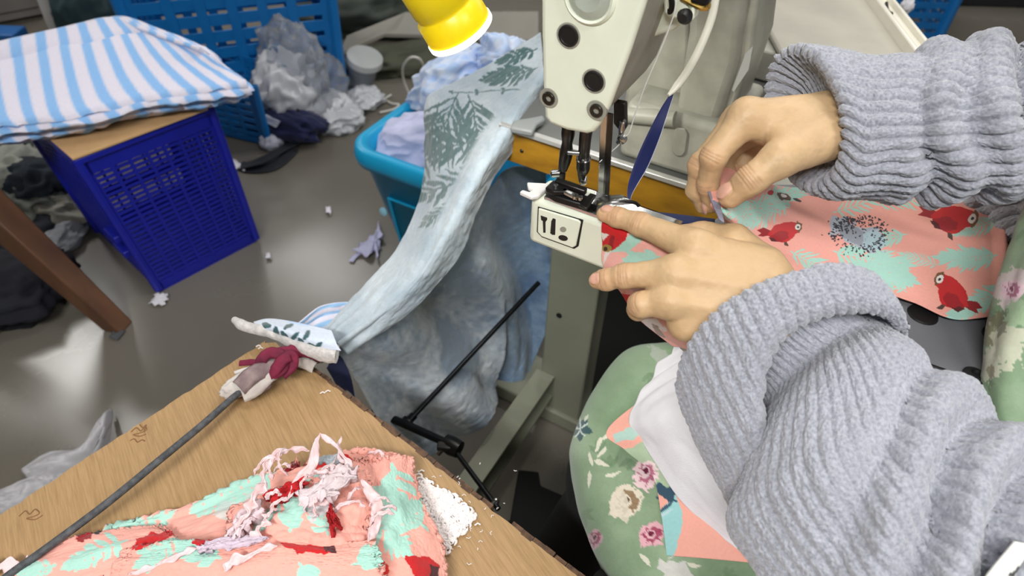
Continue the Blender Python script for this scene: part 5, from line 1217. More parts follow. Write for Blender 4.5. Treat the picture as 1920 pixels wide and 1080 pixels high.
dye = pr.c
o = sheet('parrot_cloth', G, pink_m, None, dye, .0012); tag(o, 'pink cloth printed with red parrots, mint leaves, on grey tray', 'cloth')
A = np.array([[(1346, 316, .0), (1338, 322, 0)], [(1332, 340, 0), (1324, 346, 0)], [(1340, 372, 0), (1334, 380, 0)], [(1352, 412, 0), (1346, 408, 0)]], float)
A = np.array([[(1352, 316), (1340, 322), (1328, 340)], [(1346, 345), (1336, 350), (1324, 347)], [(1350, 380), (1344, 384), (1335, 380)], [(1358, 416), (1353, 414), (1349, 411)]], float)
A = np.concatenate([A, np.array([[TZ(x, y, .9535) for x, y in r] for r in A])[..., None]], -1)
o = sheet('selvage_fold', PXT(patch(A, 30, 16)), mat('grey_violet_interfacing', (140, 138, 156), rough=.9, var=.12, vscale=150, bump=.4, bscale=600), None, None, .001); tag(o, 'grey violet folded corner pinched by the upper hand', 'cloth corner')
# second pink piece at the right edge
A = [[(1884, 368), (1925, 366), (1990, 366)], [(1890, 420), (1925, 415), (1990, 415)], [(1895, 500), (1925, 495), (1990, 490)]]
PX = patch(np.array([[(x, y, TZ(x, y, .866)) for x, y in r] for r in A]), 60, 60); pr = Print(PX[..., 0], PX[..., 1], (242, 196, 186), jitter=2, jscale=.1)
pr.poly([(1889, 410), (1904, 402), (1912, 410), (1918, 420), (1900, 426), (1890, 428)], (200, 40, 44)); pr.frond(1900, 372, .3, 60, 5, 20, 8, (190, 222, 214), seed=3); pr.blob(1908, 450, 14, 16, 0, (226, 214, 214), 1, .4, 3)
G = PXT(PX); o = sheet('pink_cloth', G, pink_m, None, pr.c, .0015); tag(o, 'pale pink cloth sliver at the right edge behind the apron', 'cloth')

# ================================================================== PINK CLOTH WRAPPED ON THE BED UNDER THE LOWER HAND
ztop = O[2] + zt + .005
def fb(px, py, b): return onb(px, py, b)
rowsW = [[Z(1152, 397, ztop), Z(1215, 416, ztop), Z(1300, 442, ztop), Z(1360, 462, ztop)],
         [fb(1130, 416, bF - .005), fb(1200, 440, bF - .005), fb(1290, 470, bF - .005), fb(1350, 490, bF - .005)],
         [fb(1129, 458, bF - .006), fb(1200, 486, bF - .008), fb(1290, 518, bF - .008), fb(1350, 540, bF - .006)],
         [fb(1132, 500, bF - .007), fb(1195, 530, bF - .012), fb(1290, 565, bF - .012), fb(1350, 590, bF - .008)],
         [fb(1164, 545, bF - .006), fb(1218, 572, bF - .010), fb(1300, 605, bF - .010), fb(1350, 625, bF - .006)],
         [fb(1204, 602, bF - .004), fb(1248, 622, bF - .008), fb(1312, 645, bF - .006), fb(1360, 665, bF - .004)],
         [fb(1262, 648, bF), fb(1290, 656, bF), fb(1330, 680, bF), fb(1370, 700, bF)]]
n, m_ = 200, 150
G = patch(np.array(rowsW), n, m_)
rel = G - CAMP; tt = rel @ _f; PXx = 960 + FPX * (rel @ _r) / tt; PXy = 540 - FPX * (rel @ _u) / tt
u, v = np.meshgrid(np.linspace(0, 1, n), np.linspace(0, 1, m_), indexing='ij')
G = G + (-BX) * (.002 * fbm(np.stack([u * 4, v * 3], -1), 1, 3, 4))[..., None]
pr = Print(PXx, PXy, (240, 178, 168), jitter=1.5, jscale=.12)
pr.frond(1240, 480, 2.9, 60, 6, 34, 13, MINT, seed=3); pr.poly([(1136, 474), (1180, 470), (1210, 446), (1190, 436), (1160, 452)], MINT); pr.poly([(1130, 500), (1145, 470), (1136, 468)], (232, 220, 216))
pr.poly([(1127, 416), (1150, 414), (1178, 432), (1174, 450), (1160, 462), (1146, 470), (1130, 464), (1128, 440)], RED); pr.poly([(1128, 436), (1142, 440), (1130, 452)], (232, 226, 220)); pr.poly([(1146, 440), (1154, 442), (1148, 466), (1140, 464)], (150, 22, 30))
pr.blob(1138, 465, 9, 7, 0, (150, 130, 60)); pr.blob(1136, 467, 4, 4, 0, (60, 40, 30)); pr.blob(1186, 508, 14, 6, .2, (150, 180, 176))
pr.frond(1210, 540, 2.2, 40, 4, 24, 10, (206, 190, 190), seed=8); pr.blob(1178, 560, 14, 12, .5, (200, 40, 44), 1, .4, 5); pr.blob(1190, 568, 12, 6, .8, (225, 220, 225), 1, .3, 6); pr.blob(1224, 606, 26, 12, .5, (232, 224, 224), 1, .4, 7); pr.blob(1236, 620, 16, 5, .9, (170, 150, 140), 1, .5, 9); pr.blob(1200, 542, 18, 8, .4, (190, 160, 166), .8, .4, 3)
o = sheet('parrot_cloth', G, pink_m, None, pr.c, .0012); tag(o, 'pink parrot cloth wrapped on the machine bed under lower hand', 'cloth')
# ================================================================== THE PERSON
def surface_nets(d, org, h):
    s = d < 0; nx, ny, nz = d.shape
    c = np.zeros((nx - 1, ny - 1, nz - 1), np.int8)
    for i in (0, 1):
        for j in (0, 1):
            for k in (0, 1): c += s[i:nx - 1 + i, j:ny - 1 + j, k:nz - 1 + k]
    act = np.argwhere((c > 0) & (c < 8))
    vid = -np.ones(c.shape, np.int64); vid[tuple(act.T)] = np.arange(len(act))
    acc = np.zeros((len(act), 3)); cnt = np.zeros(len(act))
    cor = [(i, j, k) for i in (0, 1) for j in (0, 1) for k in (0, 1)]
    val = {q: d[act[:, 0] + q[0], act[:, 1] + q[1], act[:, 2] + q[2]] for q in cor}
    for a in cor:
        for ax_ in range(3):
            if a[ax_]: continue
            b = list(a); b[ax_] = 1; b = tuple(b)
            va, vb = val[a], val[b]; k = (va < 0) != (vb < 0)
            t = np.where(k, va / (va - vb + 1e-20), 0)
            p = np.array(a, float)[None] + np.zeros((len(act), 3)); p[:, ax_] += t
            acc[k] += p[k]; cnt[k] += 1
    V = (act + acc / cnt[:, None]) * h + org
    F = []
    for ax_ in range(3):
        o1, o2 = [(1, 2), (2, 0), (0, 1)][ax_]
        sl0 = [slice(None)] * 3; sl1 = [slice(None)] * 3; sl0[ax_] = slice(0, -1); sl1[ax_] = slice(1, None)
        e = np.argwhere(s[tuple(sl0)] != s[tuple(sl1)])
        e = e[(e[:, o1] > 0) & (e[:, o2] > 0) & (e[:, o1] < d.shape[o1] - 1) & (e[:, o2] < d.shape[o2] - 1)]
        def cell(d1, d2):
            q = e.copy(); q[:, o1] += d1; q[:, o2] += d2; return vid[tuple(q.T)]
        Q = np.stack([cell(-1, -1), cell(0, -1), cell(0, 0), cell(-1, 0)], -1)
        fl_ = ~s[tuple(e.T)]; Q[fl_] = Q[fl_][:, ::-1]
        F.append(Q)
    F = np.concatenate(F); return V, F[(F >= 0).all(1)]
class SDF:
    def __init__(s, lo, hi, h):
        s.h = h; s.lo = np.asarray(lo, float); n = np.ceil((np.asarray(hi) - s.lo) / h).astype(int) + 1
        s.ax = [s.lo[k] + np.arange(n[k]) * h for k in range(3)]; s.n = n
    def new(s): return np.full(tuple(s.n), .05, np.float32)
    def sub(s, lo, hi):
        i0 = [max(0, int((lo[k] - s.lo[k]) / s.h)) for k in range(3)]; i1 = [min(s.n[k], int((hi[k] - s.lo[k]) / s.h) + 2) for k in range(3)]
        sl = tuple(slice(a, max(a, b)) for a, b in zip(i0, i1))
        return sl, np.meshgrid(*[s.ax[k][sl[k]].astype(np.float32) for k in range(3)], indexing='ij', sparse=True)
    @staticmethod
    def smin(a, b, k):
        if k <= 0: return np.minimum(a, b)
        hh = np.maximum(k - np.abs(a - b), 0) / k; return np.minimum(a, b) - hh * hh * k * .25
    def cone(s, d, a, b, ra, rb, k=.004, pad=.022):
        a = np.asarray(a, float); b = np.asarray(b, float); R = max(ra, rb) + pad
        sl, (X, Y, Zz) = s.sub(np.minimum(a, b) - R, np.maximum(a, b) + R)
        ab = b - a; L2 = ab @ ab
        t = np.clip(((X - a[0]) * ab[0] + (Y - a[1]) * ab[1] + (Zz - a[2]) * ab[2]) / L2, 0, 1)
        dd = np.sqrt((X - a[0] - t * ab[0]) ** 2 + (Y - a[1] - t * ab[1]) ** 2 + (Zz - a[2] - t * ab[2]) ** 2) - (ra + (rb - ra) * t)
        d[sl] = s.smin(d[sl], dd, k)
    def ell(s, d, c, axes, rad, k=.004, pad=.02):
        c = np.asarray(c, float); R = max(rad) + pad
        sl, (X, Y, Zz) = s.sub(c - R, c + R)
        q = 0
        for A, r in zip(axes, rad): q = q + (((X - c[0]) * A[0] + (Y - c[1]) * A[1] + (Zz - c[2]) * A[2]) / r) ** 2
        dd = (np.sqrt(q) - 1) * min(rad) if min(rad) > .5 * max(rad) else (np.sqrt(q) - 1) * min(rad)
        d[sl] = s.smin(d[sl], dd, k)
def unit(v): v = np.asarray(v, float); return v / np.linalg.norm(v)
SKIN = np.array(lin((203, 171, 131)))
def build_hand(bones, fingers, thumb, arm, extras, nails, creases, h=.00095, seed=1, knuckles=(), tendons=()):
    allp = np.array([p for f in fingers + [thumb] for p, r in f] + [p for (a, b, ra, rb) in bones for p in (a, b)] + [arm[-1][0]])
    S = SDF(allp.min(0) - .035, allp.max(0) + .035, h)
    palm = S.new()
    for (a, b, ra, rb) in bones: S.cone(palm, a, b, ra, rb, .012)
    for (c, axs, rad) in extras: S.ell(palm, c, axs, rad, .012)
    for (p0, r0), (p1, r1) in zip(arm[:-1], arm[1:]): S.cone(palm, p0, p1, r0, r1, .012, .03)
    fing = S.new()
    for f in fingers:
        one = S.new()
        for (p0, r0), (p1, r1) in zip(f[:-1], f[1:]): S.cone(one, p0, p1, r0, r1, .0035)
        for (p, r) in f[1:-1]:                                        # slightly fuller joints
            S.ell(one, p, np.eye(3), (r * 1.05,) * 3, .003)
        fing = np.minimum(fing, one)
    d = S.smin(palm, fing, .010)
    th_ = S.new()
    for (p0, r0), (p1, r1) in zip(thumb[:-1], thumb[1:]): S.cone(th_, p0, p1, r0, r1, .006)
    d = S.smin(d, th_, .009)
    for (p, r) in knuckles: S.ell(d, p, np.eye(3), (r, r, r), .008)
    # nail plates, a hair proud of the skin
    for (c, axl, axw, axd, ln, wd) in nails: S.ell(d, c, (axl, axw, axd), (ln, wd, .0022), .0006)
    V, F = surface_nets(d, S.lo, h)
    # smooth normals for displacement
    n = np.zeros_like(V); fn = np.cross(V[F[:, 2]] - V[F[:, 0]], V[F[:, 3]] - V[F[:, 1]])
    for k in range(4): np.add.at(n, F[:, k], fn)
    n /= np.linalg.norm(n, axis=1, keepdims=True) + 1e-12
    disp = np.zeros(len(V)); red = np.zeros(len(V))
    for (c, axd_, dor, rad, cnt, sp, amp) in creases:
        rel = V - c; s_ = rel @ axd_; near = np.exp(-np.maximum(0, np.linalg.norm(rel - np.outer(s_, axd_), axis=1) - rad) ** 2 / .004 ** 2)
        side = sstep(-.1, .5, n @ dor)
        for k in range(cnt):
            off = (k - (cnt - 1) / 2) * sp
            bow = .18 * (1 - (n @ dor)) * sp * (1 if off > 0 else -1)
            disp -= amp * np.exp(-((s_ - off - bow) / .0009) ** 2) * near * side * (np.abs(s_) < .012)
        red += .7 * np.exp(-(s_ / .008) ** 2) * near * side
    for (a, b) in tendons:
        ab = b - a; t_ = np.clip(((V - a) @ ab) / (ab @ ab), 0, 1); dist = np.linalg.norm(V - a - t_[:, None] * ab, axis=1)
        disp += .0011 * np.exp(-(dist / .0042) ** 2) * (1 - .6 * t_)
    disp += .00035 * fbm(V, 120, 2, seed) + .0002 * fbm(V, 400, 2, seed + 4)
    V = V + n * disp[:, None]
    col = np.tile(SKIN, (len(V), 1))
    mott = fbm(V, 90, 3, seed + 9)
    col *= (1 + .05 * mott)[:, None]
    tipr = np.zeros(len(V))
    for f in fingers + [thumb]:
        tipr = np.maximum(tipr, np.exp(-(np.linalg.norm(V - f[-1][0], axis=1) / .016) ** 2))
    k = np.clip(red * .5 + tipr * .38, 0, 1)[:, None]
    col = col * (1 - .5 * k) + lin((218, 146, 116)) * (.5 * k)
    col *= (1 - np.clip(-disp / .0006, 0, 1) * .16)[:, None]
    for (c, axl, axw, axd_, ln, wd) in nails:
        rel = V - c; a = rel @ axl; b = rel @ axw; e = rel @ axd_
        q = (np.abs(a / (ln * .92)) ** 3 + np.abs(b / (wd * .92)) ** 3) ** (1 / 3.)
        V -= axd_[None] * (.0007 * np.exp(-((q - 1.12) / .12) ** 2) * (e > -.003) * (n @ axd_ > -.2))[:, None]
        mk = sstep(1.06, .94, q) * (e > -.0015) * (n @ axd_ > .1)
        free = sstep(.72, .8, a / ln)
        nc = lin((216, 166, 146))[None] * (1 - free[:, None]) + lin((236, 214, 194))[None] * free[:, None]
        col = col * (1 - mk[:, None]) + nc * mk[:, None]
    return V, F, col
def J(*p): return [(D(x, y, t), r) for (x, y, t, r) in p]

# ---- lower (left) hand, flat on the cloth, fingers pointing left
idx = J((1304, 464, .520, .0132), (1200, 420, .548, .0093), (1158, 407, .560, .0081), (1134, 402, .566, .0070))
mid = J((1266, 513, .512, .0128), (1172, 517, .528, .0094), (1137, 524, .537, .0083), (1121, 526, .542, .0072))
rin = J((1256, 563, .512, .0124), (1202, 571, .518, .0096), (1197, 580, .541, .0083), (1216, 582, .556, .0072))
pin = J((1286, 606, .520, .0118), (1290, 596, .548, .0088), (1310, 592, .560, .0075), (1326, 590, .556, .0065))
thb = J((1432, 500, .535, .0165), (1376, 452, .546, .0132), (1318, 441, .562, .0108), (1282, 440, .572, .0090))
wl = [D(1432, 505, .520), D(1440, 545, .510), D(1432, 590, .510), D(1408, 625, .516)]
bones = [(wl[0], idx[0][0], .0180, .0130), (wl[1], mid[0][0], .0195, .0130), (wl[2], rin[0][0], .0190, .0125), (wl[3], pin[0][0], .0165, .0118), (D(1420, 520, .535), D(1330, 490, .540), .015, .012), (D(1400, 580, .528), D(1300, 560, .53), .014, .012)]
arm_l = [(D(1445, 562, .518), .0245), (D(1520, 690, .552), .0215), (D(1610, 820, .530), .0240), (D(1700, 900, .500), .0280)]
up = unit(CAMP - D(1200, 450, .54))
def tip_nail(f, dor, ln, wd, back=.0015, sink=.0006):
    (p0, r0), (p1, r1) = f[-2], f[-1]; a = unit(p1 - p0); dd = unit(dor - a * (dor @ a)); w_ = np.cross(a, dd)
    return (p1 + dd * (r1 - sink) + a * back, a, w_, dd, ln, wd)
def joint_crease(f, i, dor, cnt, sp, amp):
    p, r = f[i]; a = unit(f[i + 1][0] - f[i - 1][0]); dd = unit(dor - a * (dor @ a)); return (p + dd * r * .5, a, dd, r * .95, cnt, sp, amp)
dl = unit(np.array([-.05, -.35, .93])); dli = unit(np.array([-.15, .05, 1.0])); dlm = unit(np.array([-.30, -.55, .8]))
nails_l = [tip_nail(idx, dli, .0056, .0046, back=-.0028, sink=.0004), tip_nail(mid, dlm, .0054, .0048, back=-.0012)]
cre_l = [joint_crease(idx, 1, dl, 4, .0022, .00055), joint_crease(idx, 2, dl, 3, .0020, .0005), joint_crease(mid, 1, dl, 4, .0022, .00055), joint_crease(mid, 2, dl, 3, .002, .0005), joint_crease(rin, 1, dl, 4, .0022, .0006)]
kn = [(mid[0][0] + up * .0050, .0095), (rin[0][0] + up * .0055, .0095), (idx[0][0] + up * .0030, .0100), (pin[0][0] + up * .0035, .0085)]
VL, FLq, CLc = build_hand(bones, [idx, mid, rin, pin], thb, arm_l, [], nails_l, cre_l, seed=3, knuckles=kn, tendons=[(f[0][0] + up * .013, w_ + up * .018) for f, w_ in zip((idx, mid, rin), wl)])

# ---- upper (right) hand pinching the cloth
idr = J((1400, 219, .545, .0132), (1338, 294, .549, .0104), (1327, 346, .568, .0086), (1334, 384, .580, .0070))
mdr = J((1386, 226, .566, .0130), (1314, 310, .572, .0102), (1306, 356, .588, .0085), (1319, 386, .598, .0070))
rnr = J((1398, 240, .586, .0122), (1352, 302, .598, .0098), (1372, 345, .604, .0084), (1400, 345, .596, .0070))
pnr = J((1412, 256, .600, .0110), (1390, 306, .606, .0088), (1412, 330, .600, .0074), (1430, 322, .590, .0064))
thr = J((1540, 262, .532, .0185), (1462, 298, .521, .0142), (1408, 337, .525, .0114), (1370, 367, .538, .0102))
bones_r = [(D(1560, 214, .545), idr[0][0], .0185, .0130), (D(1562, 226, .560), mdr[0][0], .0185, .0130), (D(1560, 240, .574), rnr[0][0], .0180, .0122), (D(1555, 255, .582), pnr[0][0], .0160, .0112), (D(1555, 250, .536), D(1470, 268, .534), .018, .0135), (D(1500, 240, .545), D(1430, 238, .550), .016, .013)]
arm_r = [(D(1566, 236, .556), .0260), (D(1680, 240, .548), .0260), (D(1840, 225, .53), .031)]
tocam = unit(CAMP - D(1370, 340, .53))
dth = unit(tocam * .75 + .62 * _u - .10 * _r)
nails_r = [tip_nail(thr, dth, .0080, .0064, back=-.0010, sink=.0008)]
dix = unit(-_r * .9 + tocam * .5)
nails_r.append(tip_nail(idr, unit(-_r * 1.0 + tocam * .1), .0065, .0052))
cre_r = [joint_crease(thr, 2, dth, 5, .0024, .0006), joint_crease(idr, 1, unit(-_r + tocam + _u * .3), 3, .0024, .0005), joint_crease(idr, 2, unit(-_r + tocam * .6), 3, .0022, .0005), joint_crease(mdr, 1, unit(-_r + tocam), 3, .0022, .0005)]
VR, FRq, CRc = build_hand(bones_r, [idr, mdr, rnr, pnr], thr, arm_r, [], nails_r, cre_r, seed=7, knuckles=[(idr[0][0] + (_u * .5 + tocam * .3) * .006, .010)])

# ---- rest of the body (mostly under the clothes), coarser
SHL, SHR = np.array([.60, .16, 1.09]), np.array([.62, .55, 1.09]); HIP = np.array([.60, .36, .60]); NECK = np.array([.59, .36, 1.18])
ELL = np.array([.395, .115, .80]); ELR = np.array([.545, .60, .90])
S = SDF((-.02, -.02, 0.02), (.92, .80, 1.52), .010); d = S.new()
S.cone(d, HIP + (0, 0, .06), HIP + (0, 0, .30), .125, .115, .05, .06); S.cone(d, HIP + (0, -.06, .30), HIP + (0, -.07, .42), .105, .10, .05, .06); S.cone(d, HIP + (0, .06, .30), HIP + (0, .07, .42), .105, .10, .05, .06)
S.cone(d, SHL, SHR, .055, .055, .04, .05); S.cone(d, NECK - (0, 0, .06), NECK + (-.02, 0, .06), .055, .05, .03, .04)
for sh, el, wr_ in ((SHL, ELL, arm_l[-1][0]), (SHR, ELR, arm_r[-1][0])): S.cone(d, sh, el, .048, .038, .02, .04); S.cone(d, el, wr_, .038, .031, .02, .03)
for y0 in (-.10, .10):
    kn_ = np.array([.175, .375 + y0 * .95, .520]); S.cone(d, HIP + (0, y0, -.03), kn_, .078, .045, .03, .05); S.cone(d, kn_, kn_ + np.array([-.045, .03, -.30]), .042, .03, .02, .04); S.cone(d, kn_ + np.array([-.045, .03, -.30]), kn_ + np.array([-.065, .05, -.43]), .03, .028, .02, .04)
HD = NECK + np.array([-.05, 0, .19])
S.ell(d, HD, np.eye(3), (.092, .074, .110), .02, .04); S.ell(d, HD + (-.035, 0, -.055), np.eye(3), (.058, .055, .06), .03, .04)
S.cone(d, HD + (-.088, 0, .0), HD + (-.104, 0, -.035), .010, .015, .012); S.ell(d, HD + (-.078, 0, -.066), np.eye(3), (.018, .026, .010), .01)
for y0 in (-1, 1): S.ell(d, HD + (.0, y0 * .076, -.01), np.eye(3), (.018, .010, .030), .008)
VB, FBq = surface_nets(d, S.lo, .010)
CB = np.tile(SKIN, (len(VB), 1))
V = np.concatenate([VL, VR, VB]); F = np.concatenate([FLq, FRq + len(VL), FBq + len(VL) + len(VR)]); C = np.concatenate([CLc, CRc, CB])
person = empty('person', (.55, .36, 0))
skin_m = print_mat('skin', rough=.48, bump=.10, bscale=1500, sheen=0, var=.03, sss=.12, spec=.4)
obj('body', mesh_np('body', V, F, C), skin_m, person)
tag(person, 'seated worker in grey ribbed sweater and floral apron guiding cloth', 'person')
# hair (short, dark) and eyes
S = SDF(HD - .16, HD + .16, .008); d = S.new(); S.ell(d, HD + (.018, 0, .022), np.eye(3), (.096, .088, .112), .02, .05); S.cone(d, HD + (.06, 0, -.02), HD + (.085, 0, -.10), .06, .03, .03, .05)
Vh, Fh = surface_nets(d, S.lo, .008); obj('hair', mesh_np('hair', Vh, Fh), mat('dark_hair', (32, 26, 24), rough=.5, bump=.4, bscale=120), person)
for y0 in (-1, 1):
    e_ = MB().lathe([(.001, -.010), (.007, -.008), (.010, 0), (.007, .007), (.001, .009)], HD + np.array([-.083, y0 * .032, .008]), (-1, 0, 0), 14).build('eye', mat('eye', (40, 30, 26), rough=.2), person, smooth=True)

# ---- ribbed fleece sleeves
fleece = None
def fleece_mat():
    m, nt, b = new_mat('grey_ribbed_fleece'); N, L = nt.nodes, nt.links
    tc = N.new('ShaderNodeTexCoord'); nz = N.new('ShaderNodeTexNoise'); nz.inputs['Scale'].default_value = 420; nz.inputs['Detail'].default_value = 5; L.new(tc.outputs['Object'], nz.inputs['Vector'])
    n2 = N.new('ShaderNodeTexNoise'); n2.inputs['Scale'].default_value = 60; n2.inputs['Detail'].default_value = 3; L.new(tc.outputs['Object'], n2.inputs['Vector'])
    cr_ = N.new('ShaderNodeValToRGB'); e = cr_.color_ramp.elements; e[0].position = .3; e[0].color = lin4((142, 145, 155)); e[1].position = .7; e[1].color = lin4((180, 182, 192)); L.new(nz.outputs['Fac'], cr_.inputs['Fac'])
    mr = N.new('ShaderNodeMapRange'); mr.inputs['To Min'].default_value = .9; mr.inputs['To Max'].default_value = 1.08; L.new(n2.outputs['Fac'], mr.inputs['Value'])
    mx = N.new('ShaderNodeMix'); mx.data_type = 'RGBA'; mx.blend_type = 'MULTIPLY'; mx.inputs['Factor'].default_value = 1; L.new(cr_.outputs['Color'], mx.inputs[6]); L.new(mr.outputs[0], mx.inputs[7]); L.new(mx.outputs[2], b.inputs['Base Color'])
    b.inputs['Roughness'].default_value = 1.0; b.inputs['Sheen Weight'].default_value = .5; b.inputs['Sheen Roughness'].default_value = .5; b.inputs['Specular IOR Level'].default_value = .1
    bp = N.new('ShaderNodeBump'); bp.inputs['Strength'].default_value = .55; bp.inputs['Distance'].default_value = .002; L.new(nz.outputs['Fac'], bp.inputs['Height']); L.new(bp.outputs[0], b.inputs['Normal'])
    return m
fleece = fleece_mat()
def sleeve(name, rings, world_rings, nu, nv, nrib, rib_amp, fold, seed, rib_on=None):
    """rings: (cx, cy, t, e1x, e1y, e2x, e2y, e2t) in the photo frame; world_rings: (centre, radius) carried on to the shoulder"""
    th_ = np.linspace(0, 2 * math.pi, 96, endpoint=False)
    R = []
    for rg in rings:
        (cx, cy, t, ax_, ay, bx_, by, bt_) = rg[:8]; lx_, ly_ = rg[8:10] if len(rg) > 8 else (0, 0); lw = np.maximum(0, -np.cos(th_ + .10)) ** 6
        p = np.stack([cx + np.cos(th_) * ax_ + np.sin(th_) * bx_ + lw * lx_, cy + np.cos(th_) * ay + np.sin(th_) * by + lw * ly_, t + np.sin(th_) * bt_], -1); R.append(PXT(p))
    last = R[-1]; lc0 = last.mean(0); v1 = unit(last[0] - lc0); 
    for i, (c, r) in enumerate(world_rings):
        prev = lc0 if i == 0 else world_rings[i - 1][0]; nxt = world_rings[min(i + 1, len(world_rings) - 1)][0]
        ax_ = unit(np.asarray(nxt) - np.asarray(prev)); v1 = unit(v1 - ax_ * (v1 @ ax_)); v2 = np.cross(ax_, v1)
        l2 = (last[24] - lc0); v2 = v2 if v2 @ l2 > 0 else -v2
        R.append(np.asarray(c) + r * (np.cos(th_)[:, None] * v1 + np.sin(th_)[:, None] * v2))
    R = np.array(R)
    # resample: along (equal arc length), around
    seg = np.linalg.norm(np.diff(R.mean(1), axis=0), axis=1); seg2 = np.linalg.norm(np.diff(R, axis=0), axis=2).mean(1)
    fine = crs(R, 12 * len(R)); s_ = np.concatenate([[0], np.cumsum(np.linalg.norm(np.diff(fine, axis=0), axis=2).mean(1))])
    tgt = np.linspace(0, s_[-1], nu); ii = np.clip(np.searchsorted(s_, tgt) - 1, 0, len(s_) - 2); f = ((tgt - s_[ii]) / (s_[ii + 1] - s_[ii] + 1e-12))[:, None, None]
    A = fine[ii] * (1 - f) + fine[ii + 1] * f
    B = np.concatenate([A, A[:, :1]], 1); k = np.linspace(0, 96, nv, endpoint=False); j = k.astype(int); g = (k - j)[None, :, None]
    G = B[:, j] * (1 - g) + B[:, j + 1] * g
    U, Vv = np.meshgrid(tgt, k / 96 * 2 * math.pi, indexing='ij')
    N = gnormal(G, True); cen = G.mean(1, keepdims=True); sg = np.sign(np.sum(N * (G - cen), -1).mean()); N *= sg
    dsp, warp = fold(U, Vv)
    G1 = G + N * dsp[..., None]
    N1 = gnormal(G1, True) * sg
    rb = np.abs(np.cos((Vv + warp) * nrib / 2)) ** .6
    if rib_on is not None: rb = rb * rib_on(U, Vv) + .6 * (1 - rib_on(U, Vv))
    q = np.stack([U * 60, np.cos(Vv) * 4, np.sin(Vv) * 4], -1)
    fz_ = .0011 * fbm(q, 1.2, 3, seed) + .0009 * vnoise(np.stack([U * 520, Vv * 60, U * 0], -1), seed + 3)
    G2 = G1 + N1 * (rib_amp * rb + fz_)[..., None]
    o = sheet(name, G2, fleece, person, None, .003, -1 if sg < 0 else -1, wrap=True)
    return o, G2
def wavef(x, c, w_): return np.exp(-((x - c) / w_) ** 2)
# upper sleeve (far arm)
ru = [(1560, 232, .556, -6, -62, 34, 6, -.030), (1548, 226, .556, -12, -92, 44, 8, -.038), (1520, 218, .556, -14, -122, 66, 8, -.046), (1516, 222, .556, -10, -130, 76, 8, -.050), (1560, 232, .556, 10, -132, 66, 20, -.056),
      (1620, 238, .552, 8, -126, 40, 6, -.056), (1690, 232, .549, 6, -128, 26, 0, -.056), (1770, 220, .545, 6, -134, 20, 0, -.058), (1850, 214, .54, 4, -142, 16, 0, -.060), (1940, 214, .535, 0, -146, 10, 0, -.062), (2050, 225, .53, 0, -150, 0, 0, -.064)]
def fold_u(U, Vv):
    ph = U - .016 * np.sin(Vv - .3) - .012 * np.cos(Vv * 2 + .5)
    n_ = fbm(np.stack([U * 14, np.cos(Vv) * 1.6, np.sin(Vv) * 1.6], -1), 1, 2, 5)
    w_ = np.sin(ph * 2 * math.pi / .042 + 1.6 * n_)
    d_ = .0085 * np.sign(w_) * np.abs(w_) ** .8 * sstep(.09, .14, U) * (.6 + .5 * n_)
    d_ += .010 * fbm(np.stack([U * 22, np.cos(Vv) * 1.4, np.sin(Vv) * 1.4], -1), 1, 2, 9) * sstep(.07, .12, U)
    d_ -= .016 * wavef(ph, .205, .011) * sstep(-.2, .5, np.sin(Vv + .3)) + .017 * wavef(ph, .275, .011) * sstep(-.2, .6, np.sin(Vv + .5))
    return d_, .05 * n_ + .22 * np.sin(U * 30) * .4
sleeve('sweater_sleeve', ru, [(ELR + (-.02, -.02, 0), .072), (ELR + (.05, 0, .04), .075), ((ELR + SHR) / 2 + (.02, 0, .01), .070), (SHR, .074)], 560, 640, 34, .0046, fold_u, 11)
# lower sleeve (near arm): wide rolled cuff, deep hollow, puffy body
cuff_l = [(1490, 612, .520, 66, -30, 4, -44, -.022), (1470, 622, .520, 130, -45, 18, -90, -.034), (1462, 634, .520, 172, -48, 30, -122, -.040), (1468, 645, .520, 188, -50, 40, -140, -.046), (1480, 662, .519, 194, -50, 46, -132, -.054, 20, 60), (1492, 684, .519, 196, -50, 52, -116, -.055, 70, 170), (1496, 694, .520, 194, -50, 54, -104, -.051, 120, 270),
          (1494, 692, .521, 184, -48, 52, -94, -.042, 116, 255), (1480, 668, .523, 172, -46, 44, -92, -.034, 50, 120), (1466, 644, .525, 150, -44, 30, -80, -.028)]
def fold_c(U, Vv):
    n_ = fbm(np.stack([U * 9, np.cos(Vv) * 1.5, np.sin(Vv) * 1.5], -1), 1, 3, 15)
    return .004 * n_, .05 * n_
sleeve('sleeve_cuff', cuff_l, [], 260, 700, 50, .0024, fold_c, 13)
rl_ = [(1448, 584, .530, 80, -38, 10, -54, -.032), (1480, 630, .534, 92, -42, 16, -58, -.036), (1512, 664, .536, 96, -48, 22, -58, -.034), (1534, 684, .533, 98, -50, 28, -58, -.030), (1552, 700, .526, 104, -58, 34, -64, -.030), (1558, 734, .518, 130, -70, 40, -78, -.044), (1568, 770, .510, 158, -84, 46, -84, -.052),
       (1582, 815, .500, 190, -98, 50, -78, -.056), (1605, 865, .487, 228, -112, 48, -64, -.060), (1660, 930, .472, 240, -122, 38, -50, -.060), (1725, 1000, .456, 242, -128, 26, -40, -.058), (1800, 1075, .440, 236, -132, 16, -30, -.056), (1900, 1165, .425, 226, -136, 8, -20, -.054)]
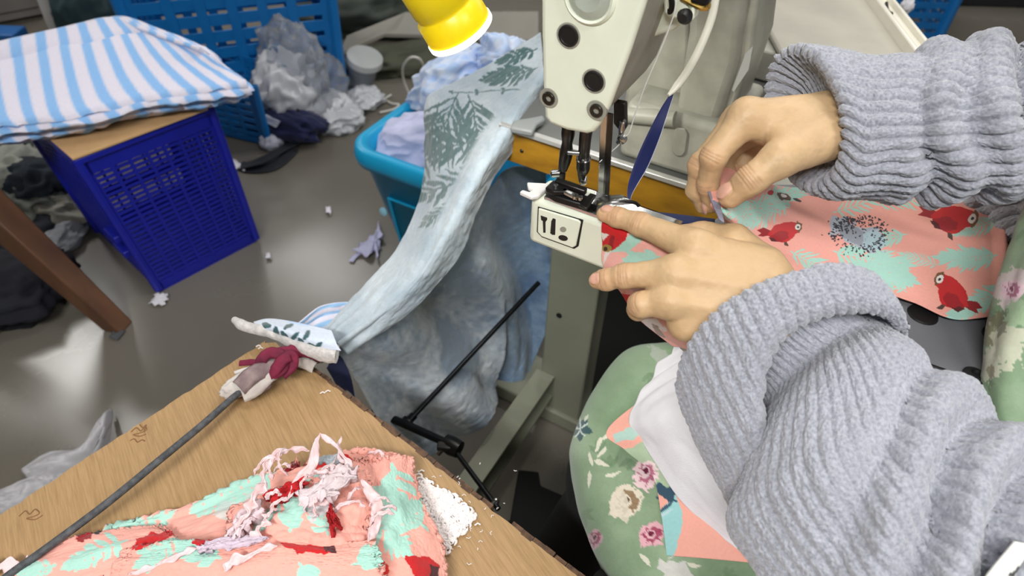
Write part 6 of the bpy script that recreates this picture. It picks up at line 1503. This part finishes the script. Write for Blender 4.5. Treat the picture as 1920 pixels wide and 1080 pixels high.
def fold_l(U, Vv):
    n_ = fbm(np.stack([U * 9, np.cos(Vv) * 1.5, np.sin(Vv) * 1.5], -1), 1, 3, 15)
    ph = U + .030 * np.cos(Vv) + .02 * np.sin(2 * Vv) + .012 * n_
    on = sstep(.09, .14, U)
    d_ = .011 * n_ * on
    for (c, w_, a) in ((.165, .014, .010), (.215, .014, .017), (.262, .013, .018), (.312, .018, .013)):
        d_ -= a * wavef(ph, c, w_) * on * sstep(-.6, .3, np.cos(Vv - .7))
        d_ += a * .45 * wavef(ph, c + .024, w_) * on * sstep(-.6, .3, np.cos(Vv - .7))
    return d_, .05 * n_
sleeve('sweater_sleeve', rl_, [(ELL + (-.01, .0, 0), .075), (ELL + (.06, 0, .06), .072), ((ELL + SHL) / 2 + (.03, .0, .02), .068), (SHL, .074)], 620, 720, 50, .0025, fold_l, 13)
# sweater body
S = SDF((.42, .0, .50), (.90, .74, 1.24), .010); d = S.new()
S.cone(d, HIP + (0, 0, .06), HIP + (0, 0, .30), .140, .130, .05, .06); S.cone(d, HIP + (0, -.06, .30), HIP + (0, -.07, .42), .118, .112, .05, .06); S.cone(d, HIP + (0, .06, .30), HIP + (0, .07, .42), .118, .112, .05, .06); S.cone(d, SHL, SHR, .072, .072, .04, .05)
Vt, Ft = surface_nets(d, S.lo, .010); obj('sweater_body', mesh_np('sweater_body', Vt, Ft), fleece, person)

# ---- floral apron: lap and bib
apron_m = print_mat('floral_apron_cotton', rough=.85, bump=.25, bscale=500, sheen=.2, var=.06)
rowsA = [(1262, 640, .35, 1), (1236, 647, .55, 0), (1176, 660, .56, 0), (1114, 730, .56, 0), (1078, 815, .56, 0), (1074, 880, .56, 0), (1092, 960, .555, 0), (1122, 1040, .55, 0), (1165, 1120, .545, 0), (1230, 1220, .53, 0)]
net = []
for (x, y, z, back) in rowsA:
    if back: net.append([(x + 20, y + 18, .36), (x + 10, y + 8, .42), (x + 50, y + 6, .47), (x + 120, y + 6, .50), (x + 260, y + 14, .52), (x + 420, y + 60, .54), (x + 640, y + 120, .56)])
    else: net.append([(x + 26, y + 22, z - .16), (x, y, z - .02), (x + 34, y + 3, z + .045), (x + 120, y + 10, z + .072), (x + 270, y + 30, z + .082), (x + 430, y + 70, z + .085), (x + 640, y + 110, z + .09)])
PX = patch(np.array([[(x, y, TZ(x, y, z)) for x, y, z in r] for r in net]), 300, 300)
u, v = np.meshgrid(np.linspace(0, 1, 300), np.linspace(0, 1, 300), indexing='ij')
G = PXT(PX); G += cam_facing(G, gnormal(G)) * (.004 * fbm(np.stack([u * 6, v * 5], -1), 1, 3, 3))[..., None]
GREEN = (146, 174, 138)
def rose(p, x, y, r, c1, c2, c3, ang=0.0):
    p.blob(x, y, r, r * 1.15, ang, c1, 1, .35, int(x)); p.blob(x + r * .1, y - r * .1, r * .62, r * .7, ang, c2, .9, .4, int(y)); p.blob(x - r * .05, y - r * .15, r * .38, r * .42, ang, c1, 1, .3, 3); p.blob(x, y - r * .15, r * .2, r * .24, ang, c3, 1, .3, 4)
    for k in range(7):
        a = ang + k * .9; p.leaf(x + r * .35 * math.cos(a), y + r * .4 * math.sin(a), x + r * .95 * math.cos(a + .5), y + r * 1.05 * math.sin(a + .5), r * .12, c2, .8)
def apron_dye(X, Y, which):
    p = Print(X, Y, GREEN, jitter=3, jscale=.08)
    q = np.stack([p.x, p.y], -1); mo = np.clip(fbm(q, .012, 4, 3) * .9 + .5, 0, 1)[:, None]; p.c = lin((152, 174, 144)) * (1 - mo) + lin((118, 144, 112)) * mo
    rr = random.Random(5)
    for k in range(70):
        x, y = rr.uniform(X.min(), X.max()), rr.uniform(Y.min(), Y.max()); a = rr.uniform(0, 6.28)
        for j in range(3): p.leaf(x, y, x + 26 * math.cos(a + j * .7), y + 26 * math.sin(a + j * .7), 9, (102, 132, 98), .5)
    if which == 'lap':
        for k in range(5): p.leaf(1090, 805, 1090 + 24 * math.cos(k * 1.25 + .3), 805 + 26 * math.sin(k * 1.25 + .3), 15, (44, 84, 88))
        for k in range(5): p.leaf(1090, 805, 1090 + 18 * math.cos(k * 1.25 + .9), 805 + 22 * math.sin(k * 1.25 + .9), 4, (214, 228, 224))
        p.leaf(1085, 790, 1080, 772, 10, (214, 216, 200)); p.leaf(1098, 790, 1104, 778, 8, (210, 214, 196))
        rose(p, 1176, 945, 27, (226, 216, 198), (140, 112, 78), (96, 72, 48), .5); p.leaf(1160, 915, 1176, 985, 26, (222, 212, 194), .8)
        rose(p, 1212, 890, 24, (236, 206, 210), (176, 90, 120), (110, 34, 60), .2); rose(p, 1222, 1004, 22, (228, 176, 186), (158, 56, 90), (110, 30, 60), .9); rose(p, 1120, 1010, 14, (200, 160, 170), (140, 60, 90), (90, 30, 50), .3)
        for (x, y, a) in ((1125, 835, 1.9), (1130, 850, 2.2), (1140, 820, 2.6), (1112, 862, 1.3), (1130, 872, .4), (1150, 892, -.3), (1210, 1050, .8), (1250, 1060, .5), (1300, 1060, .3), (1110, 900, 1.6)): p.leaf(x - 14 * math.cos(a), y - 14 * math.sin(a), x + 16 * math.cos(a), y + 16 * math.sin(a), 8, (226, 222, 206), .9)
        p.blob(1270, 1075, 34, 22, .6, (216, 214, 210), .9, .5, 3); p.blob(1240, 670, 26, 14, .6, (180, 186, 176), .7, .6, 5); p.blob(1250, 930, 18, 10, -.5, (44, 74, 96), .9, .5, 6)
    else:
        p.blob(1900, 540, 24, 40, .4, (216, 200, 200), .9, .5, 3); rose(p, 1902, 545, 18, (226, 196, 206), (170, 100, 130), (140, 60, 96), .4); p.blob(1868, 620, 26, 44, .3, (136, 128, 100), .8, .6, 5); p.blob(1890, 650, 34, 40, .2, (206, 206, 184), .8, .6, 7); p.blob(1862, 690, 20, 30, .2, (214, 212, 194), .8, .6, 9); p.blob(1880, 610, 14, 22, .2, (96, 100, 76), .7, .5, 4); p.blob(1866, 700, 10, 12, .2, (140, 132, 104), .8, .5, 4)
        p.blob(1910, 590, 20, 24, .2, (160, 184, 150), .9, .5, 8)
    return p.c
apron = sheet('apron', G, apron_m, person, apron_dye(PX[..., 0], PX[..., 1], 'lap'), .0025)
rowsB = [(1935, 380), (1908, 440), (1886, 500), (1866, 575), (1850, 650), (1840, 720), (1836, 790), (1838, 880), (1850, 980), (1880, 1100)]
net = [[(x + 26, y - 4, .600 - .004 * i), (x, y, .556 - .003 * i), (x + 22, y, .532 - .002 * i), (x + 70, y, .512 - .001 * i), (x + 200, y, .50), (x + 420, y, .52)] for i, (x, y) in enumerate(rowsB)]
PX = patch(np.array(net), 220, 180); G = PXT(PX); u, v = np.meshgrid(np.linspace(0, 1, 220), np.linspace(0, 1, 180), indexing='ij')
G += cam_facing(G, gnormal(G)) * (.003 * fbm(np.stack([u * 6, v * 4], -1), 1, 3, 8))[..., None]
sheet('apron_bib', G, apron_m, person, apron_dye(PX[..., 0], PX[..., 1], 'bib'), .0025)
# sweater hem strip: white care label on the near sleeve
A = [[(1900, 1014, .375), (1930, 1020, .375)], [(1850, 1075, .372), (1895, 1085, .372)], [(1830, 1110, .370), (1880, 1120, .370)]]
PX = patch(np.array(A), 30, 20); pr = Print(PX[..., 0], PX[..., 1], (236, 234, 228))
pr.blob(1905, 1066, 16, 5, -.75, (70, 74, 74), 1, .5, 3); pr.blob(1892, 1076, 7, 5, -.75, (60, 64, 64), 1, .4, 5)
sheet('sleeve_band', PXT(PX), print_mat('white_band', rough=.8), person, pr.c, .002)
# black trousers and shoes
tm = mat('black_trousers', (15, 15, 18), rough=.9, bump=.2, bscale=300)
for i, y0 in enumerate((-.10, .10)):
    kx = np.array([.165, .375 + y0 * .95, .520]); mbq = MB()
    path = crs([HIP + np.array([-.02, y0, -.03]), (HIP + np.array([0, y0, -.03]) + kx) / 2 + np.array([0, 0, .0]), kx, kx + np.array([-.02, .005, -.12]), kx + np.array([-.05, .03, -.30]), kx + np.array([-.07, .05, -.45])], 50)
    mbq.tube(path, np.interp(np.linspace(0, 1, 50), (0, .3, .45, .6, 1), (.095, .083, .064, .060, .055)), 24).build('trouser_leg', tm, person, smooth=True)
    ft_ = kx + np.array([-.10, .05, 0]); ft_[2] = 0
    S = SDF(ft_ - (.2, .1, .01), ft_ + (.14, .12, .14), .006); d = S.new(); S.cone(d, ft_ + (.03, 0, .045), ft_ + (-.12, .02, .03), .042, .030, .02, .03); S.cone(d, ft_ + (.03, 0, .045), ft_ + (.03, 0, .09), .042, .04, .02, .03)
    Vs, Fs = surface_nets(d, S.lo, .006); Vs[:, 2] = np.maximum(Vs[:, 2], .003); obj('shoe', mesh_np('shoe', Vs, Fs), mat('black_shoe', (20, 20, 22), rough=.5), person)
ped = empty('foot_pedal', Z(990, 960, 0))
MB().prism([Z(x, y, .06) for x, y in ((940, 1080), (956, 976), (972, 880), (1010, 884), (1014, 910), (1060, 930), (1070, 1080))], -ZX * .02).build('pedal_plate', mat('black_pedal', (18, 18, 20), rough=.8), ped, bevel=.003)
MB().tube([Z(960, 1000, .03), Z(1060, 1010, .03)], .015, 10).build('pedal_axle', blackish, ped, smooth=True)
for x in (965, 1050): MB().box(Z(x, 1005, .014), (.03, .05, .028)).build('pedal_foot', blackish, ped)
tag(ped, 'black flat foot pedal on the floor below the lap', 'pedal')
# stool under the worker
st = empty('stool', (HIP[0], HIP[1], 0))
MB().lathe([(.01, .44), (.17, .44), (.18, .45), (.18, .475), (.16, .482), (.001, .482)], (HIP[0] + .03, HIP[1], 0), ZX, 32).build('seat', mat('stool_seat', (60, 56, 54), rough=.7), st, smooth=True)
for k in range(4):
    a = math.pi / 4 + k * math.pi / 2; c0 = np.array([HIP[0] + .03, HIP[1], 0]); MB().tube([c0 + np.array([.2 * math.cos(a), .2 * math.sin(a), 0]), c0 + np.array([.13 * math.cos(a), .13 * math.sin(a), .44])], .014, 10).build('leg', dark_m, st, smooth=True)
tag(st, 'round dark stool under the seated worker', 'stool')

# ---- white cloth and pink piece on the lap
W_ = [[(1280, 640, .690), (1312, 646, .700), (1362, 676, .700), (1430, 715, .69)], [(1224, 704, .672), (1276, 708, .705), (1342, 738, .715), (1436, 778, .70)], [(1180, 784, .662), (1242, 776, .700), (1322, 802, .715), (1446, 850, .70)],
      [(1212, 838, .662), (1272, 842, .692), (1352, 872, .705), (1456, 930, .69)], [(1290, 950, .660), (1334, 940, .680), (1392, 952, .690), (1476, 1000, .68)], [(1408, 1050, .655), (1418, 1036, .660), (1434, 1024, .665), (1496, 1060, .66)]]
PX = patch(np.array([[(x, y, TZ(x, y, z)) for x, y, z in r] for r in W_]), 120, 120); G = PXT(PX); u, v = np.meshgrid(np.linspace(0, 1, 120), np.linspace(0, 1, 120), indexing='ij')
G += cam_facing(G, gnormal(G)) * (.004 * np.sin((u * 1.1 + v * .6) * 46) * sstep(.42, .1, u) * (v < .8) + .003 * fbm(np.stack([u * 4, v * 4], -1), 1, 3, 4))[..., None]
o = sheet('white_cloth', G, mat('white_jersey', (226, 224, 230), rough=.88, var=.04, vscale=60, bump=.3, bscale=900), None, None, .0018); tag(o, 'plain white cloth lying on the floral lap beside the sleeve', 'cloth')
P_ = [[(1242, 722, .650), (1300, 728, .662), (1400, 770, .66)], [(1140, 806, .646), (1222, 800, .662), (1400, 836, .66)], [(1170, 842, .646), (1244, 850, .660), (1404, 886, .66)], [(1222, 888, .646), (1286, 920, .658), (1410, 950, .658)], [(1240, 966, .646), (1310, 982, .654), (1416, 1004, .654)], [(1250, 1042, .642), (1332, 1048, .646), (1414, 1056, .646)]]
PX = patch(np.array([[(x, y, TZ(x, y, z + .004)) for x, y, z in r] for r in P_]), 150, 120); G = PXT(PX); pr = Print(PX[..., 0], PX[..., 1], (240, 172, 156), jitter=4, jscale=.08)
pr.poly([(1150, 815), (1195, 800), (1205, 815), (1190, 825), (1155, 830)], (176, 206, 196)); pr.poly([(1232, 960), (1270, 930), (1282, 980), (1262, 1045), (1240, 1045)], (156, 206, 206)); pr.frond(1280, 740, 2.6, 70, 5, 30, 14, (178, 206, 198), seed=2)
pr.poly([(1168, 845), (1205, 830), (1250, 850), (1275, 920), (1262, 940), (1215, 900)], (170, 190, 160)); rose(pr, 1214, 888, 22, (236, 210, 214), (176, 90, 120), (110, 34, 60), .2); pr.blob(1250, 925, 22, 12, .6, (52, 80, 100), 1, .5, 4); pr.leaf(1232, 965, 1268, 938, 8, (60, 90, 110)); pr.leaf(1236, 972, 1262, 955, 6, (190, 214, 220))
o = sheet('pink_cloth', G, pink_m, None, pr.c, .0015); tag(o, 'pink and mint cloth piece under the white cloth on the lap', 'cloth')

# ================================================================== origins at the base of every single-mesh thing
for o in list(bpy.data.objects):
    if o.type == 'MESH' and o.parent is None and not o.children and o.data.users == 1 and tuple(o.location) == (0, 0, 0):
        me = o.data; co = np.empty(len(me.vertices) * 3, np.float32); me.vertices.foreach_get('co', co); co = co.reshape(-1, 3)
        b = np.array([co[:, 0].mean(), co[:, 1].mean(), co[:, 2].min()]); co -= b.astype(np.float32)
        me.vertices.foreach_set('co', co.ravel()); me.update(); o.location = tuple(float(x) for x in b)
